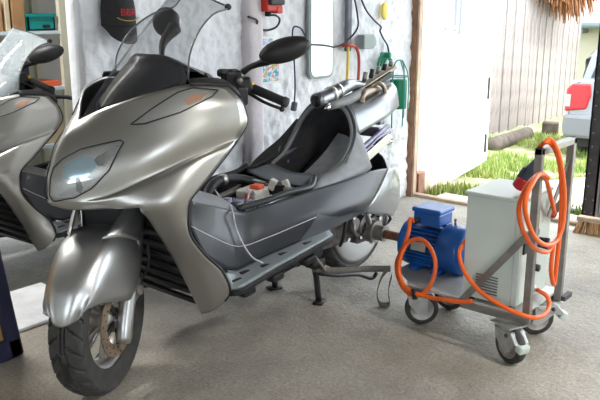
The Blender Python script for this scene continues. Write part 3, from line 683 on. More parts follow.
    # ---- rear wheel and drive
    def tyre(R, w, r_in, n=180, groove=0.0, seed=0):
        pr = []
        for k in range(37):
            t = k / 36 * 2 - 1; a = t * math.pi * 0.62
            y = w / 2 * math.sin(a) / math.sin(math.pi * 0.5) if abs(a) < math.pi / 2 else math.copysign(w / 2, a) * (1 - 0.35 * (abs(a) - math.pi / 2))
            r = r_in + (R - r_in) * (0.5 + 0.5 * math.cos(a * 0.92)) ** 0.62
            pr.append((r, y))
        pr[0] = (r_in - 0.004, -w * 0.36); pr[-1] = (r_in - 0.004, w * 0.36)
        V, F = [], []
        for i in range(n):
            th = 2 * math.pi * i / n
            for k, (r, y) in enumerate(pr):
                g = 0
                if groove and 4 < k < 32:
                    u = y / (w / 2); ph = (i / n * 26 - abs(u) * 0.9 + (0.5 if u > 0 else 0)) % 1.0
                    if ph < 0.15 and abs(u) > 0.22: g = groove
                    if abs(abs(u) - 0.12 - 0.06 * math.sin(i / n * 26 * math.pi)) < 0.05: g = groove
                V.append(((r - g) * math.cos(th), (r - g) * math.sin(th), y))
        m = len(pr)
        for i in range(n):
            for k in range(m - 1):
                a = i * m + k; b = ((i + 1) % n) * m + k; F.append((a, b, b + 1, a + 1))
        return V, F
    RM = T((1.585, 0, 0.305), rx=90)     # wheel axis along y
    rw = mk('rear_wheel', xf(lathe([(0.168, -0.06), (0.175, -0.062), (0.165, -0.045), (0.15, -0.03), (0.15, 0.03), (0.165, 0.045), (0.175, 0.062), (0.168, 0.06)], 40), RM), 'alu', P)
    mk('tyre', xf(tyre(0.268, 0.15, 0.168, 312, 0.010), RM), 'rubber', rw, angle=35)
    for k in range(5):
        a = 72 * k + 10
        mk('spoke', xf(rbox((0.14, 0.035, 0.025), T((0.09 * math.cos(math.radians(a)), 0.09 * math.sin(math.radians(a)), 0.0), rz=a)), RM), 'alu', rw, smooth=False, bevel=0.006)
    mk('hub_cover', xf(lathe([(0.03, 0.105), (0.09, 0.10), (0.15, 0.094), (0.20, 0.086), (0.228, 0.072)], 40, caps=True), RM), 'hub_silver', rw)
    mk('swing_arm', join(rbox((0.42, 0.06, 0.13), T((1.36, -0.15, 0.33), ry=2)), rbox((0.16, 0.07, 0.15), T((1.22, -0.13, 0.36))), rbox((0.10, 0.08, 0.12), T((1.44, -0.17, 0.31))), cyl((1.53, -0.10, 0.30), (1.53, -0.21, 0.30), 0.065)), 'engine_grey', P, smooth=False, bevel=0.012)
    mk('gear_case', join(cyl((1.44, -0.12, 0.34), (1.44, -0.22, 0.34), 0.05), cyl((1.36, -0.12, 0.36), (1.36, -0.215, 0.36), 0.035), cyl((1.60, -0.10, 0.36), (1.60, -0.19, 0.36), 0.04), rbox((0.10, 0.05, 0.12), T((1.60, -0.15, 0.32))), cyl((1.62, -0.1, 0.37), (1.62, -0.17, 0.37), 0.025), rbox((0.30, 0.04, 0.05), T((1.48, -0.15, 0.34)))), 'steel', P, smooth=True, angle=40)
    for k in range(6):
        rq = random.Random(40 + k); x = 1.28 + 0.07 * k
        mk('hose', tube([(x, -0.17, 0.42), (x + rq.uniform(-.05, .05), -0.22, 0.38 + rq.uniform(-.03, .05)), (x + rq.uniform(-.04, .1), -0.23, 0.33), (x + rq.uniform(-.05, .1), -0.19, 0.27)], 0.008, 6, 4), ('black', 'steel', 'black', 'alu')[k % 4], P)
    bo = None
    for k in range(9):
        q = [(1.30, 0.30), (1.34, 0.40), (1.40, 0.29), (1.47, 0.39), (1.50, 0.24), (1.58, 0.25), (1.56, 0.35), (1.62, 0.41), (1.42, 0.42)][k]
        if bo is None: bo = mk('bolt', cyl((0, 0, 0), (0, -0.018, 0), 0.011, 6), 'chrome', P, smooth=False); o = bo
        else: o = bo.copy(); COL.objects.link(o)
        o.location = (q[0], -0.205, q[1])
    mk('drive_coupling', join(cyl((1.49, -0.20, 0.30), (1.49, -0.25, 0.30), 0.055, 20), cyl((1.49, -0.25, 0.30), (1.49, -0.30, 0.30), 0.038, 16)), 'steel', P, angle=40)
    mk('shock_absorber', join(tube([(1.62, -0.16, 0.34), (1.50, -0.17, 0.62)], 0.018, 10), tube([(1.60 - 0.10 * t - 0.0, -0.165 + 0.03 * math.cos(t * 44), 0.38 + 0.20 * t + 0.03 * math.sin(t * 44)) for t in [i / 60 for i in range(61)]], 0.006, 6)), 'black', P)
    mk('engine_block', join(rbox((0.34, 0.24, 0.20), T((1.06, 0, 0.31), ry=-5)), rbox((0.16, 0.26, 0.14), T((1.20, 0, 0.34))), cyl((1.0, -0.17, 0.30), (1.0, 0.17, 0.30), 0.07), cyl((1.12, -0.18, 0.28), (1.12, 0.16, 0.28), 0.045)), 'black_soft', P, smooth=False, bevel=0.015)
    mk('muffler', tube([(1.25, 0.20, 0.30), (1.45, 0.23, 0.34), (1.80, 0.25, 0.42)], [0.05, 0.065, 0.06], 14, 3), 'alu_dull', P)
    # ---- centre stand
    for s in (1, -1):
        mk('stand_leg', join(tube([(1.13, -0.11 * s, 0.25), (1.16, -0.13 * s, 0.16), (1.175, -0.14 * s, 0.012)], 0.015, 8, 4), rbox((0.07, 0.045, 0.012), T((1.175, -0.145 * s, 0.006), rz=20 * s))), 'black', P)
    mk('stand_crossbar', join(cyl((1.15, -0.12, 0.19), (1.15, 0.12, 0.19), 0.013), cyl((1.12, -0.17, 0.25), (1.12, 0.15, 0.25), 0.018), rbox((0.07, 0.06, 0.04), T((1.11, -0.17, 0.225)))), 'black', P)
    mk('stand_pedal', tube([(1.17, -0.15, 0.15), (1.28, -0.17, 0.115), (1.42, -0.19, 0.085), (1.50, -0.22, 0.05), (1.53, -0.23, 0.075)], 0.010, 6, 4), 'black', P)
    mk('stand_spring', tube([(1.08 + 0.07 * t, -0.19 + 0.012 * math.cos(t * 60), 0.26 - 0.08 * t + 0.012 * math.sin(t * 60)) for t in [i / 60 for i in range(61)]], 0.0035, 5), 'steel', P)
    # ---- front wheel, steered left
    S = 28.0; C = Vector((0.022, -0.045, 0.272))
    FW = T(tuple(C), rz=S) @ Matrix(((-1, 0, 0, 0), (0, -1, 0, 0), (0, 0, 1, 0), (0, 0, 0, 1)))   # a forward, b left, c up
    WM = FW @ T(rx=-90)      # lathe axis -> b
    fw = mk('front_wheel', xf(lathe([(0.176, -0.040), (0.186, -0.044), (0.182, -0.036), (0.164, -0.028), (0.158, 0), (0.164, 0.028), (0.182, 0.036), (0.186, 0.044), (0.176, 0.040), (0.155, 0.024), (0.150, 0), (0.155, -0.024), (0.176, -0.040)], 56), WM), 'alu', P)
    mk('tyre', xf(tyre(0.274, 0.125, 0.178, 416, 0.010), WM), 'rubber', fw, angle=35)
    for k in range(5):
        for e in (-9, 9):
            a = 72 * k + 22; r0_, r1_ = 0.04, 0.160
            p0 = (r0_ * math.cos(math.radians(a)), r0_ * math.sin(math.radians(a)), 0.012)
            p1 = (r1_ * math.cos(math.radians(a + e)), r1_ * math.sin(math.radians(a + e)), 0.0)
            mk('spoke', xf(bar(p0, p1, 0.020, 0.020), WM), 'alu', fw, smooth=False, bevel=0.005)
    mk('hub', xf(lathe([(0.02, -0.06), (0.045, -0.055), (0.05, 0), (0.045, 0.055), (0.02, 0.06)], 24, caps=True), WM), 'alu_dull', fw)
    dv, df = lathe([(0.088, 0.066), (0.133, 0.066), (0.133, 0.071), (0.088, 0.071), (0.088, 0.066)], 48)
    mk('brake_disc', xf((dv, df), WM), 'disc', fw, angle=40)
    ho = None
    for k in range(18):
        for rr, dk in ((0.100, 0), (0.120, 10)):
            a = math.radians(20 * k + dk)
            v = xf(cyl((rr * math.cos(a), rr * math.sin(a), 0.0705), (rr * math.cos(a), rr * math.sin(a), 0.0716), 0.004, 8), WM)
            mk('disc_hole', v, 'black', fw, smooth=False)
    for k in range(5):
        a = 72 * k
        mk('disc_arm', xf(bar((0.03 * math.cos(math.radians(a)), 0.03 * math.sin(math.radians(a)), 0.066), (0.095 * math.cos(math.radians(a + 15)), 0.095 * math.sin(math.radians(a + 15)), 0.068), 0.018, 0.006, (0, 0, 1)), WM), 'black', fw, smooth=False)
    # fork legs
    for s in (1, -1):
        mk('fork_leg', xf(tube([(0.025, 0.098 * s, -0.075), (0.018, 0.098 * s, -0.055), (0.0, 0.098 * s, 0.0), (-0.05, 0.098 * s, 0.11), (-0.13, 0.098 * s, 0.28), (-0.20, 0.095 * s, 0.44)], [0.024, 0.029, 0.029, 0.028, 0.026, 0.022], 14), FW), 'silver_light', P)
    mk('axle', xf(cyl((0, -0.115, 0), (0, 0.125, 0), 0.012), FW), 'steel', P)
    mk('brake_caliper', xf(join(rbox((0.06, 0.035, 0.10), T((-0.115, 0.078, 0.085), ry=20)), cyl((-0.13, 0.06, 0.07), (-0.13, 0.11, 0.07), 0.022), cyl((-0.11, 0.06, 0.115), (-0.11, 0.11, 0.115), 0.018)), FW), 'alu_dull', P, smooth=False, bevel=0.008)
    mk('brake_hose', xf(tube([(-0.14, 0.10, 0.10), (-0.18, 0.12, 0.16), (-0.19, 0.11, 0.28), (-0.20, 0.08, 0.42)], 0.006, 6, 4), FW), 'black', P)
    mk('fork_crown', xf(join(rbox((0.10, 0.24, 0.06), T((-0.18, 0, 0.40), ry=25)), rbox((0.16, 0.17, 0.14), T((-0.14, 0, 0.37)))), FW), 'black', P, smooth=False, bevel=0.02)
    # front mudguard
    fr_ = []
    for th, w, R0, rs, lift in ((17, 0.066, 0.288, 0.280, 9), (23, 0.078, 0.294, 0.258, 8), (31, 0.088, 0.301, 0.212, 6), (42, 0.098, 0.311, 0.160, 4), (58, 0.108, 0.320, 0.115, 1), (74, 0.117, 0.332, 0.090, 0), (92, 0.124, 0.343, 0.085, 0), (108, 0.127, 0.343, 0.11, 0), (122, 0.122, 0.335, 0.16, 0)):
        def pt(b, r, sg):
            a = math.radians(th + lift * (b / w) ** 2)
            return tuple(FW @ Vector((r * math.cos(a), b * sg, r * math.sin(a))))
        prof = ((0, R0), (w * 0.42, R0 - 0.004), (w * 0.76, R0 - 0.026 if th > 5 else R0 - 0.008), (w * 0.96, R0 * 0.62 + rs * 0.38), (w, rs))
        fr_.append([pt(b, r, -1) for b, r in reversed(prof[1:])] + [pt(b, r, 1) for b, r in prof])
    mk('front_mudguard', grid(fr_, 4, 4), 'silver_light', P, solid=0.004)
    for s in (1, -1):   # raised horns of the mudguard beside the fork
        hn = [[(0.06, 0.06 * s, 0.325), (0.0, 0.10 * s, 0.315), (-0.10, 0.125 * s, 0.27)], [(-0.01, 0.075 * s, 0.365), (-0.05, 0.11 * s, 0.36), (-0.13, 0.13 * s, 0.32)], [(-0.10, 0.10 * s, 0.43), (-0.12, 0.115 * s, 0.425), (-0.16, 0.125 * s, 0.40)]]
        mk('mudguard_horn', grid([[tuple(FW @ Vector(q)) for q in r] for r in hn], 4, 4), 'silver_light', P, solid=0.004)
    return root
sc1 = scooter()
tag(sc1, 'silver maxi scooter with seat removed and open storage bin, standing on its centre stand', 'scooter')
# ---------------------------------------------------------------- test-rig trolley
def trolley():
    t = empty('trolley', (2.80, 1.42, 0))
    O = Vector((2.80, 1.42, 0))
    def W(vf): return move(vf, -O)
    def add(name, vf, m, par=None, **k): return mk(name, W(vf), m, par or t, **k)
    add('platform', prism([(2.66, 1.09), (2.66, 1.615), (2.72, 1.66), (2.80, 1.76), (3.03, 1.76), (3.03, 1.09)], 'z', 0.188, 0.197), 'plate_zinc', smooth=False)
    add('base_rail', box(2.650, 2.682, 1.075, 1.36, 0.160, 0.190), 'steel', smooth=False, bevel=0.003)
    add('base_rail', box(3.00, 3.03, 1.09, 1.76, 0.160, 0.188), 'steel', smooth=False, bevel=0.003)
    add('base_rail', box(2.82, 3.0, 1.73, 1.76, 0.160, 0.188), 'steel', smooth=False, bevel=0.003)
    # push handle: two uprights, top bar, lower bar, braces
    for x in (2.665, 2.985):
        add('upright', box(x - 0.014, x + 0.014, 1.062, 1.092, 0.165, 0.862), 'steel', smooth=False, bevel=0.003)
    add('top_bar', box(2.651, 2.999, 1.062, 1.092, 0.835, 0.862), 'steel', smooth=False, bevel=0.003)
    add('brace', bar((2.648, 1.355, 0.19), (2.655, 1.09, 0.53), 0.028, 0.008, (1, 0, 0)), 'steel', smooth=False)
    add('brace', bar((2.995, 1.345, 0.20), (2.985, 1.09, 0.60), 0.028, 0.008, (1, 0, 0)), 'steel', smooth=False)
    add('brace', bar((2.99, 1.075, 0.80), (2.86, 1.10, 0.55), 0.028, 0.006, (0, 1, 0)), 'steel', smooth=False)
    add('foot_bar', box(2.98, 3.06, 1.045, 1.065, 0.165, 0.185), 'post_dark', smooth=False)
    # castors
    def castor(x, y, rz, brake, off=-0.035):
        K = T((x, y, 0), rz=rz)      # rolling direction along local x
        h = mk('castor', W(xf(join(cbox((0, 0, 0.160), (0.11, 0.09, 0.006)), cyl((0, 0, 0.135), (0, 0, 0.158), 0.032)), K)), 'zinc', t, angle=40)
        for s in (1, -1):
            mk('fork', W(xf(prism([(-0.045, 0.138), (0.045, 0.138), (0.038, 0.10), (off + 0.024, 0.06), (off, 0.045), (off - 0.024, 0.06), (-0.042, 0.10)], 'y', 0.026 * s - 0.002, 0.026 * s + 0.002), K)), 'zinc', h, smooth=False)
        wm = K @ T((off, 0, 0.075), rx=90)
        mk('wheel', W(xf(lathe([(0.052, -0.019), (0.066, -0.019), (0.0735, -0.013), (0.075, 0), (0.0735, 0.013), (0.066, 0.019), (0.052, 0.019)], 32), wm)), 'rubber', h)
        mk('wheel_disc', W(xf(lathe([(0.008, -0.021), (0.02, -0.021), (0.026, -0.012), (0.045, -0.014), (0.053, -0.018), (0.053, 0.018), (0.045, 0.014), (0.026, 0.012), (0.02, 0.021), (0.008, 0.021)], 28, caps=True), wm)), 'alu_dull', h, angle=40)
        if brake:
            mk('brake_housing', W(xf(prism([(-0.05, 0.142), (0.05, 0.142), (0.085, 0.100), (0.06, 0.095), (-0.03, 0.12)], 'y', -0.034, 0.034), K)), 'zinc', h, smooth=False, bevel=0.005)
            mk('brake_pedal', W(xf(rbox((0.035, 0.05, 0.035), T((0.085, 0, 0.085), ry=15)), K)), 'cabinet', h, smooth=False, bevel=0.008)
            mk('brake_knob', W(xf(cyl((0.03, -0.04, 0.125), (0.03, 0.04, 0.125), 0.008), K)), 'post_dark', h)
    castor(2.632, 1.135, 247, True, 0.02)
    castor(2.97, 1.13, -48, True, -0.03)
    castor(2.715, 1.60, 128, False, -0.02)
    castor(2.955, 1.60, 100, False, -0.03)
    return t
tr = trolley(); tag(tr, 'grey steel trolley on four castors carrying the blue motor and cabinet', 'trolley')

# blue motor, axis towards the scooter
def motor():
    O = Vector((2.94, 1.64, 0.197)); z0 = 0.30
    t = empty('electric_motor', tuple(O)); 
    def add(name, vf, m, par=None, **k): return mk(name, move(vf, -O), m, par or t, **k)
    AX = T((2.94, 1.64, z0), rx=-90)     # lathe axis along +y
    add('housing', xf(lathe([(0.03, -0.17), (0.078, -0.168), (0.086, -0.14), (0.088, 0.12), (0.086, 0.145), (0.07, 0.160), (0.03, 0.168)], 40, caps=True), AX), 'blue_dark')
    add('fan_cowl', xf(lathe([(0.02, -0.170), (0.085, -0.168), (0.108, -0.155), (0.113, -0.14), (0.113, -0.055), (0.106, -0.048)], 48, caps=True), AX), 'blue_motor', angle=50)
    add('end_shield', xf(lathe([(0.108, 0.118), (0.110, 0.128), (0.105, 0.15), (0.07, 0.162), (0.04, 0.178), (0.03, 0.18)], 48, caps=True), AX), 'blue_motor', angle=50)
    fin = None
    for k in range(34):
        a = k * 360 / 34
        if 60 < a < 120 or 255 < a < 285: continue
        if fin is None:
            fin = mk('fin', box(0.082, 0.108, -0.0025, 0.0025, -0.05, 0.122), 'blue_motor', t, smooth=False); o = fin
        else: o = fin.copy(); COL.objects.link(o)
        o.matrix_local = Matrix.Translation(-O) @ AX @ Matrix.Rotation(math.radians(-a), 4, 'Z')
    tb = add('terminal_box', rbox((0.125, 0.135, 0.06), T((2.935, 1.665, 0.435))), 'blue_motor', smooth=False, bevel=0.008)
    add('box_lid', rbox((0.138, 0.150, 0.022), T((2.935, 1.665, 0.474))), 'blue_motor', tb, smooth=False, bevel=0.008)
    add('cable_gland', cyl((2.872, 1.70, 0.43), (2.845, 1.712, 0.422), 0.013, 8), 'black', tb)
    add('lifting_eye', cyl((2.955, 1.56, 0.40), (2.955, 1.56, 0.44), 0.006, 8), 'steel')
    for yy in (1.585, 1.70):
        add('foot', join(prism([(2.83, 0.197), (3.05, 0.197), (3.05, 0.212), (3.0, 0.235), (2.88, 0.235), (2.83, 0.212)], 'y', yy - 0.025, yy + 0.025)), 'blue_motor', smooth=False, bevel=0.004)
    add('name_plate', xf(rbox((0.002, 0.075, 0.042), T((-0.112, 0, 0))), T((2.94, 1.675, z0), ry=8)), 'plate_tag', smooth=False)
    add('fin_pad', xf(rbox((0.03, 0.09, 0.03), T((-0.098, 0, 0))), T((2.94, 1.665, z0), ry=-48)), 'blue_motor', smooth=False, bevel=0.004)
    sh = add('shaft', xf(lathe([(0.022, 0.178), (0.022, 0.30)], 20, caps=True), AX), 'shaft', angle=40)
    add('shaft_collar', xf(lathe([(0.03, 0.168), (0.03, 0.19)], 20, caps=True), AX), 'blue_dark', angle=40)
    return t
mo = motor(); tag(mo, 'blue finned electric motor bolted on the trolley, shaft coupled to the scooter', 'motor')

# switch cabinet
def cabinet():
    O = Vector((2.76, 1.235, 0.205)); t = empty('control_cabinet', tuple(O))
    def add(name, vf, m, par=None, **k): return mk(name, move(vf, -O), m, par or t, **k)
    add('body', box(2.668, 2.955, 1.150, 1.362, 0.212, 0.640), 'cabinet', smooth=False, bevel=0.004)
    add('top_cover', box(2.660, 2.963, 1.125, 1.370, 0.640, 0.655), 'cabinet_top', smooth=False, bevel=0.004)
    d = add('door', box(2.666, 2.961, 1.128, 1.150, 0.214, 0.638), 'cabinet', smooth=False, bevel=0.004)
    add('lock', cyl((2.80, 1.128, 0.50), (2.80, 1.112, 0.50), 0.014), 'black', d)
    add('switch_knob', join(cyl((2.86, 1.128, 0.44), (2.86, 1.105, 0.44), 0.022), rbox((0.012, 0.02, 0.045), T((2.86, 1.10, 0.44), ry=30))), 'black', d)
    add('switch_knob', cyl((2.83, 1.128, 0.34), (2.83, 1.108, 0.34), 0.015), 'black', d)
    add('cable_gland', cyl((2.93, 1.128, 0.545), (2.93, 1.10, 0.545), 0.014), 'plug_red', d)
    add('cable_gland', cyl((2.80, 1.128, 0.26), (2.80, 1.105, 0.26), 0.014), 'zinc', d)
    add('hand_slot', rbox((0.05, 0.012, 0.09), T((2.722, 1.126, 0.47))), 'black', d, smooth=False, bevel=0.005)
    vs = None
    for k in range(7):
        if vs is None: vs = mk('vent_slot', rbox((0.006, 0.095, 0.005), T(ry=25)), 'lamp_dark', t, smooth=False); o = vs
        else: o = vs.copy(); COL.objects.link(o)
        o.location = Vector((2.667, 1.255, 0.245 + 0.012 * k)) - O
    for x in (2.69, 2.94):
        for y in (1.17, 1.33): add('rubber_foot', cyl((x, y, 0.197), (x, y, 0.214), 0.014, 10), 'black')
    return t
cb = cabinet(); tag(cb, 'pale grey-green metal control cabinet on the trolley behind the push handle', 'cabinet')

# cables
def cable(name, pts, label, r=0.009, n=6, **k):
    o = mk(name, tube(pts, r, 8, n, **k), 'cable'); tag(o, label, 'cable'); return o
ring = [(2.730, 1.688, 0.340), (2.700, 1.703, 0.269), (2.680, 1.682, 0.209), (2.660, 1.632, 0.166), (2.645, 1.566, 0.160), (2.650, 1.517, 0.198), (2.670, 1.497, 0.260), (2.690, 1.507, 0.324), (2.710, 1.551, 0.373), (2.720, 1.607, 0.391), (2.720, 1.662, 0.361), (2.700, 1.683, 0.302), (2.680, 1.678, 0.234), (2.655, 1.634, 0.186), (2.640, 1.569, 0.174), (2.640, 1.504, 0.172), (2.640, 1.423, 0.180), (2.640, 1.345, 0.191), (2.640, 1.301, 0.207)]
mc = mk('motor_cable', tube([(2.846, 1.712, 0.422), (2.820, 1.717, 0.439), (2.780, 1.696, 0.401)] + ring, 0.0095, 8, 6), 'cable')
tag(mc, 'orange cable coiled in a hoop in front of the blue motor', 'cable')
mk('cable_tie', tube([(2.640, 1.574, 0.191), (2.638, 1.566, 0.148)], 0.013, 6), 'black', mc)
cable('cabinet_cable', [(2.70, 1.372, 0.44), (2.655, 1.376, 0.40), (2.634, 1.355, 0.355), (2.610, 1.31, 0.315), (2.60, 1.25, 0.275), (2.60, 1.18, 0.245), (2.605, 1.11, 0.225), (2.64, 1.045, 0.205), (2.72, 1.03, 0.195), (2.79, 1.04, 0.205), (2.815, 1.06, 0.235), (2.80, 1.10, 0.26)], 'orange cable sagging across the lower front of the grey cabinet')
cable('mains_cable', [(2.762, 1.125, 0.80), (2.685, 1.090, 0.857), (2.682, 1.060, 0.884), (2.725, 1.040, 0.846), (2.783, 1.035, 0.745), (2.820, 1.035, 0.579), (2.820, 1.035, 0.394), (2.811, 1.035, 0.295), (2.752, 1.030, 0.372), (2.750, 1.030, 0.474), (2.695, 1.030, 0.460), (2.555, 1.030, 0.515), (2.443, 1.030, 0.612), (2.405, 1.030, 0.693), (2.444, 1.030, 0.750), (2.518, 1.035, 0.776), (2.621, 1.045, 0.775), (2.695, 1.050, 0.747)], 'orange cable hung over the trolley handle in long loops')
cable('coiled_cable', [(2.654, 1.060, 0.884), (2.693, 1.050, 0.891), (2.692, 1.015, 0.839), (2.760, 1.010, 0.695), (2.780, 1.010, 0.564), (2.734, 1.010, 0.503), (2.614, 1.005, 0.513), (2.494, 1.005, 0.576), (2.409, 1.005, 0.672), (2.398, 1.005, 0.734), (2.452, 1.010, 0.773), (2.565, 1.030, 0.786), (2.739, 1.070, 0.721), (2.925, 1.098, 0.545)], 'second orange cable loop ending in the red gland of the cabinet')
# plug standing on cabinet
pg = empty('power_plug', (2.78, 1.20, 0.656)); PM = T((0.0, 0.0, 0.018), rx=32, ry=-4)
tag(pg, 'red and dark grey industrial plug leaning on top of the cabinet', 'plug')
mk('collar', xf(lathe([(0.012, 0.0), (0.026, 0.0), (0.028, 0.006), (0.028, 0.048), (0.024, 0.052), (0.012, 0.052)], 20, caps=True), PM), 'plug_red', pg, angle=40)
mk('body', xf(lathe([(0.024, 0.05), (0.027, 0.056), (0.024, 0.085), (0.017, 0.125), (0.013, 0.14), (0.008, 0.145)], 16, caps=True), PM), 'plug_grey', pg, angle=40)
mk('lever', xf(rbox((0.022, 0.012, 0.05), T((-0.018, 0.02, 0.07))), PM), 'plug_grey', pg, smooth=False, bevel=0.004)

# tie-down straps between trolley and scooter
def ribbon(pts, w, n=6):
    Pp = cr(pts, n); V, F = [], []
    for i, p in enumerate(Pp):
        V += [tuple(p + Vector((0, 0, w / 2))), tuple(p - Vector((0, 0, w / 2)))]
    for i in range(len(Pp) - 1): F.append((2*i, 2*i+1, 2*i+3, 2*i+2))
    return V, F
sp = mk('tie_strap', ribbon([(2.57, 2.08, 0.185), (2.66, 2.0, 0.172), (2.75, 1.90, 0.178), (2.80, 1.80, 0.188)], 0.03), 'strap', solid=0.003); tag(sp, 'taut grey webbing strap from the scooter stand to the trolley', 'strap')
sp = mk('loose_strap', ribbon([(2.80, 1.81, 0.19), (2.775, 1.83, 0.15), (2.765, 1.845, 0.08), (2.775, 1.84, 0.015), (2.79, 1.80, 0.013), (2.78, 1.79, 0.05), (2.785, 1.795, 0.10), (2.80, 1.79, 0.16)], 0.024), 'strap', solid=0.003); tag(sp, 'loose grey strap end looped down to the floor beside the motor', 'strap')

# ---------------------------------------------------------------- pipes lying on the tail of the scooter
pa = empty('pipe_assembly', (2.97, 2.22, 0.93)); PO = Vector((2.97, 2.22, 0.93)); tag(pa, 'metal exhaust pipe pieces with clamps lying on the scooter tail', 'pipes')
def pp(name, vf, m, **k): return mk(name, move(vf, -PO), m, pa, **k)
def LL_(p): return tuple(Vector(p) + Vector((1.45, 2.226, 0)))
p1 = [LL_((1.296, -0.020, 0.941)), LL_((1.402, -0.020, 0.960)), LL_((1.506, -0.020, 0.986)), LL_((1.607, 0.000, 0.991)), LL_((1.740, 0.020, 0.970))]
pp('pipe', tube(p1, [0.036, 0.035, 0.034, 0.03, 0.026], 16, 4), 'pipe')
pp('pipe_mouth', tube([p1[0], tuple(Vector(p1[0]) + (Vector(p1[0]) - Vector(p1[1])).normalized() * 0.004)], 0.028, 16), 'black')
pp('clamp', tube([tuple(Vector(p1[1]).lerp(Vector(p1[2]), 0.0)), tuple(Vector(p1[1]).lerp(Vector(p1[2]), 0.18))], 0.041, 16), 'alu')
pp('clamp', tube([tuple(Vector(p1[1]).lerp(Vector(p1[2]), 0.5)), tuple(Vector(p1[1]).lerp(Vector(p1[2]), 0.62))], 0.039, 16), 'chrome')
pp('pipe', tube([LL_((1.364, -0.050, 0.914)), LL_((1.491, -0.050, 0.926)), LL_((1.621, -0.040, 0.948)), LL_((1.755, -0.020, 0.946))], [0.02, 0.026, 0.024, 0.022], 12, 4), 'plastic_grey')
pp('bolt', cyl(LL_((1.357, -0.050, 0.919)), LL_((1.329, -0.060, 0.904)), 0.014, 8), 'chrome')
pp('bracket', join(bar(LL_((1.642, 0.000, 0.959)), LL_((2.021, 0.030, 1.055)), 0.05, 0.02)), 'brass', smooth=False, bevel=0.006)
pp('bracket', join(bar(LL_((1.635, -0.030, 0.941)), LL_((1.948, 0.000, 1.024)), 0.03, 0.03)), 'black', smooth=False, bevel=0.006)
for k in range(5):
    a = Vector(LL_((1.710, 0.000, 0.999))).lerp(Vector(LL_((1.976, 0.020, 1.063))), k / 4)
    pp('stud', cyl(tuple(a), tuple(a + Vector((0.0, -0.01, 0.05 - 0.006 * k))), 0.012, 8), 'black' if k % 2 else 'steel')
rg = [LL_((1.697, -0.060, 0.953))]
cc = Vector(LL_((1.756, -0.050, 0.943)))
pp('flange_ring', tube([tuple(cc + Vector((0.045 * math.cos(a), -0.02 * math.cos(a), 0.05 * math.sin(a)))) for a in [i * math.pi / 8 for i in range(16)]], 0.011, 8, closed=True), 'brass')
pp('elbow', tube([LL_((1.603, -0.060, 0.906)), LL_((1.610, -0.060, 0.941)), LL_((1.676, -0.050, 0.954)), LL_((1.794, -0.030, 0.964))], 0.02, 10, 4), 'brass')
# ---------------------------------------------------------------- second scooter behind the white slab
sc2 = copy_tree(sc1, None, skip=('white_lead', 'wiring', 'battery_box', 'battery_terminal', 'air_hose', 'relay_block', 'white_connector', 'hose_clamp', 'drive_coupling'))
sc2.location = (1.745, 3.885, LOW); sc2.rotation_euler = (0, 0, math.radians(5))
tag(sc2, 'second silver scooter parked behind the white slab, cut off by the left edge', 'scooter')
for ch in sc2.children:
    if ch.name.startswith('windscreen'):
        ch.material_slots[0].link = 'OBJECT'; ch.material_slots[0].material = M['screen_pale']

HB = ('mirror', 'mirror_stalk', 'grip', 'switch_box', 'switch_button', 'reservoir_cap', 'brake_lever', 'lever_perch')
for ch in sc2.children:      # its handlebar stands turned further
    if ch.name.split('.')[0] in HB and sum(v.co.y for v in ch.data.vertices) < 0:
        ch.location = (-0.15, 0.14, 0.09)

# ---------------------------------------------------------------- shelving at the left
mat('teal', (0.0, 0.24, 0.22), 0.45); mat('cardboard', (0.36, 0.20, 0.09), 0.8, var=0.2, vscale=6); mat('cardboard_pale', (0.55, 0.45, 0.30), 0.8, var=0.1, vscale=6)
mat('navy', (0.02, 0.022, 0.06), 0.6, var=0.2, vscale=12); mat('tan', (0.42, 0.24, 0.08), 0.7, var=0.1)
mat('cap_black', (0.022, 0.022, 0.025), 0.8, var=0.2, vscale=40); mat('cap_red', (0.45, 0.02, 0.03), 0.7); mat('cap_gold', (0.45, 0.28, 0.06), 0.7)
mat('socket_red', (0.55, 0.03, 0.02), 0.45); mat('conduit', (0.16, 0.165, 0.20), 0.6, var=0.25, vscale=9); mat('box_grey', (0.28, 0.33, 0.33), 0.5)
mat('hose_green', (0.0, 0.22, 0.11), 0.4); mat('hose_red', (0.42, 0.05, 0.04), 0.45); mat('hose_yellow', (0.78, 0.60, 0.10), 0.5); mat('wire_teal', (0.05, 0.28, 0.27), 0.4)
mat('straw', (0.52, 0.33, 0.17), 0.8, var=0.25, vscale=40)
mat('car_silver', (0.32, 0.325, 0.36), 0.3, 0.5, coat=0.6); mat('car_glass', (0.04, 0.05, 0.055), 0.08); mat('tail_red', (0.40, 0.006, 0.010), 0.2, coat=0.5); mat('tail_clear', (0.35, 0.37, 0.37), 0.2); mat('bumper', (0.16, 0.165, 0.18), 0.55)
sh = empty('shelf_rack', (2.45, 4.52, LOW)); tag(sh, 'cream metal shelf rack behind the second scooter', 'shelf'); SO = Vector((2.45, 4.52, LOW))
def sa(n, vf, m, **k): return mk(n, move(vf, -SO), m, sh, smooth=False, **k)
for x in (1.75, 2.80):
    for y in (4.36, 4.68): sa('upright', box(x, x + 0.045, y, y + 0.035, LOW, 2.2), 'shelf')
for z in (0.10, 0.50, 0.87, 1.225, 1.62):
    sa('shelf_board', box(1.75, 2.845, 4.365, 4.71, z - 0.02, z), 'shelf_edge')
sa('back_panel', box(1.75, 2.845, 4.715, 4.725, LOW + 0.1, 2.2), 'shelf')
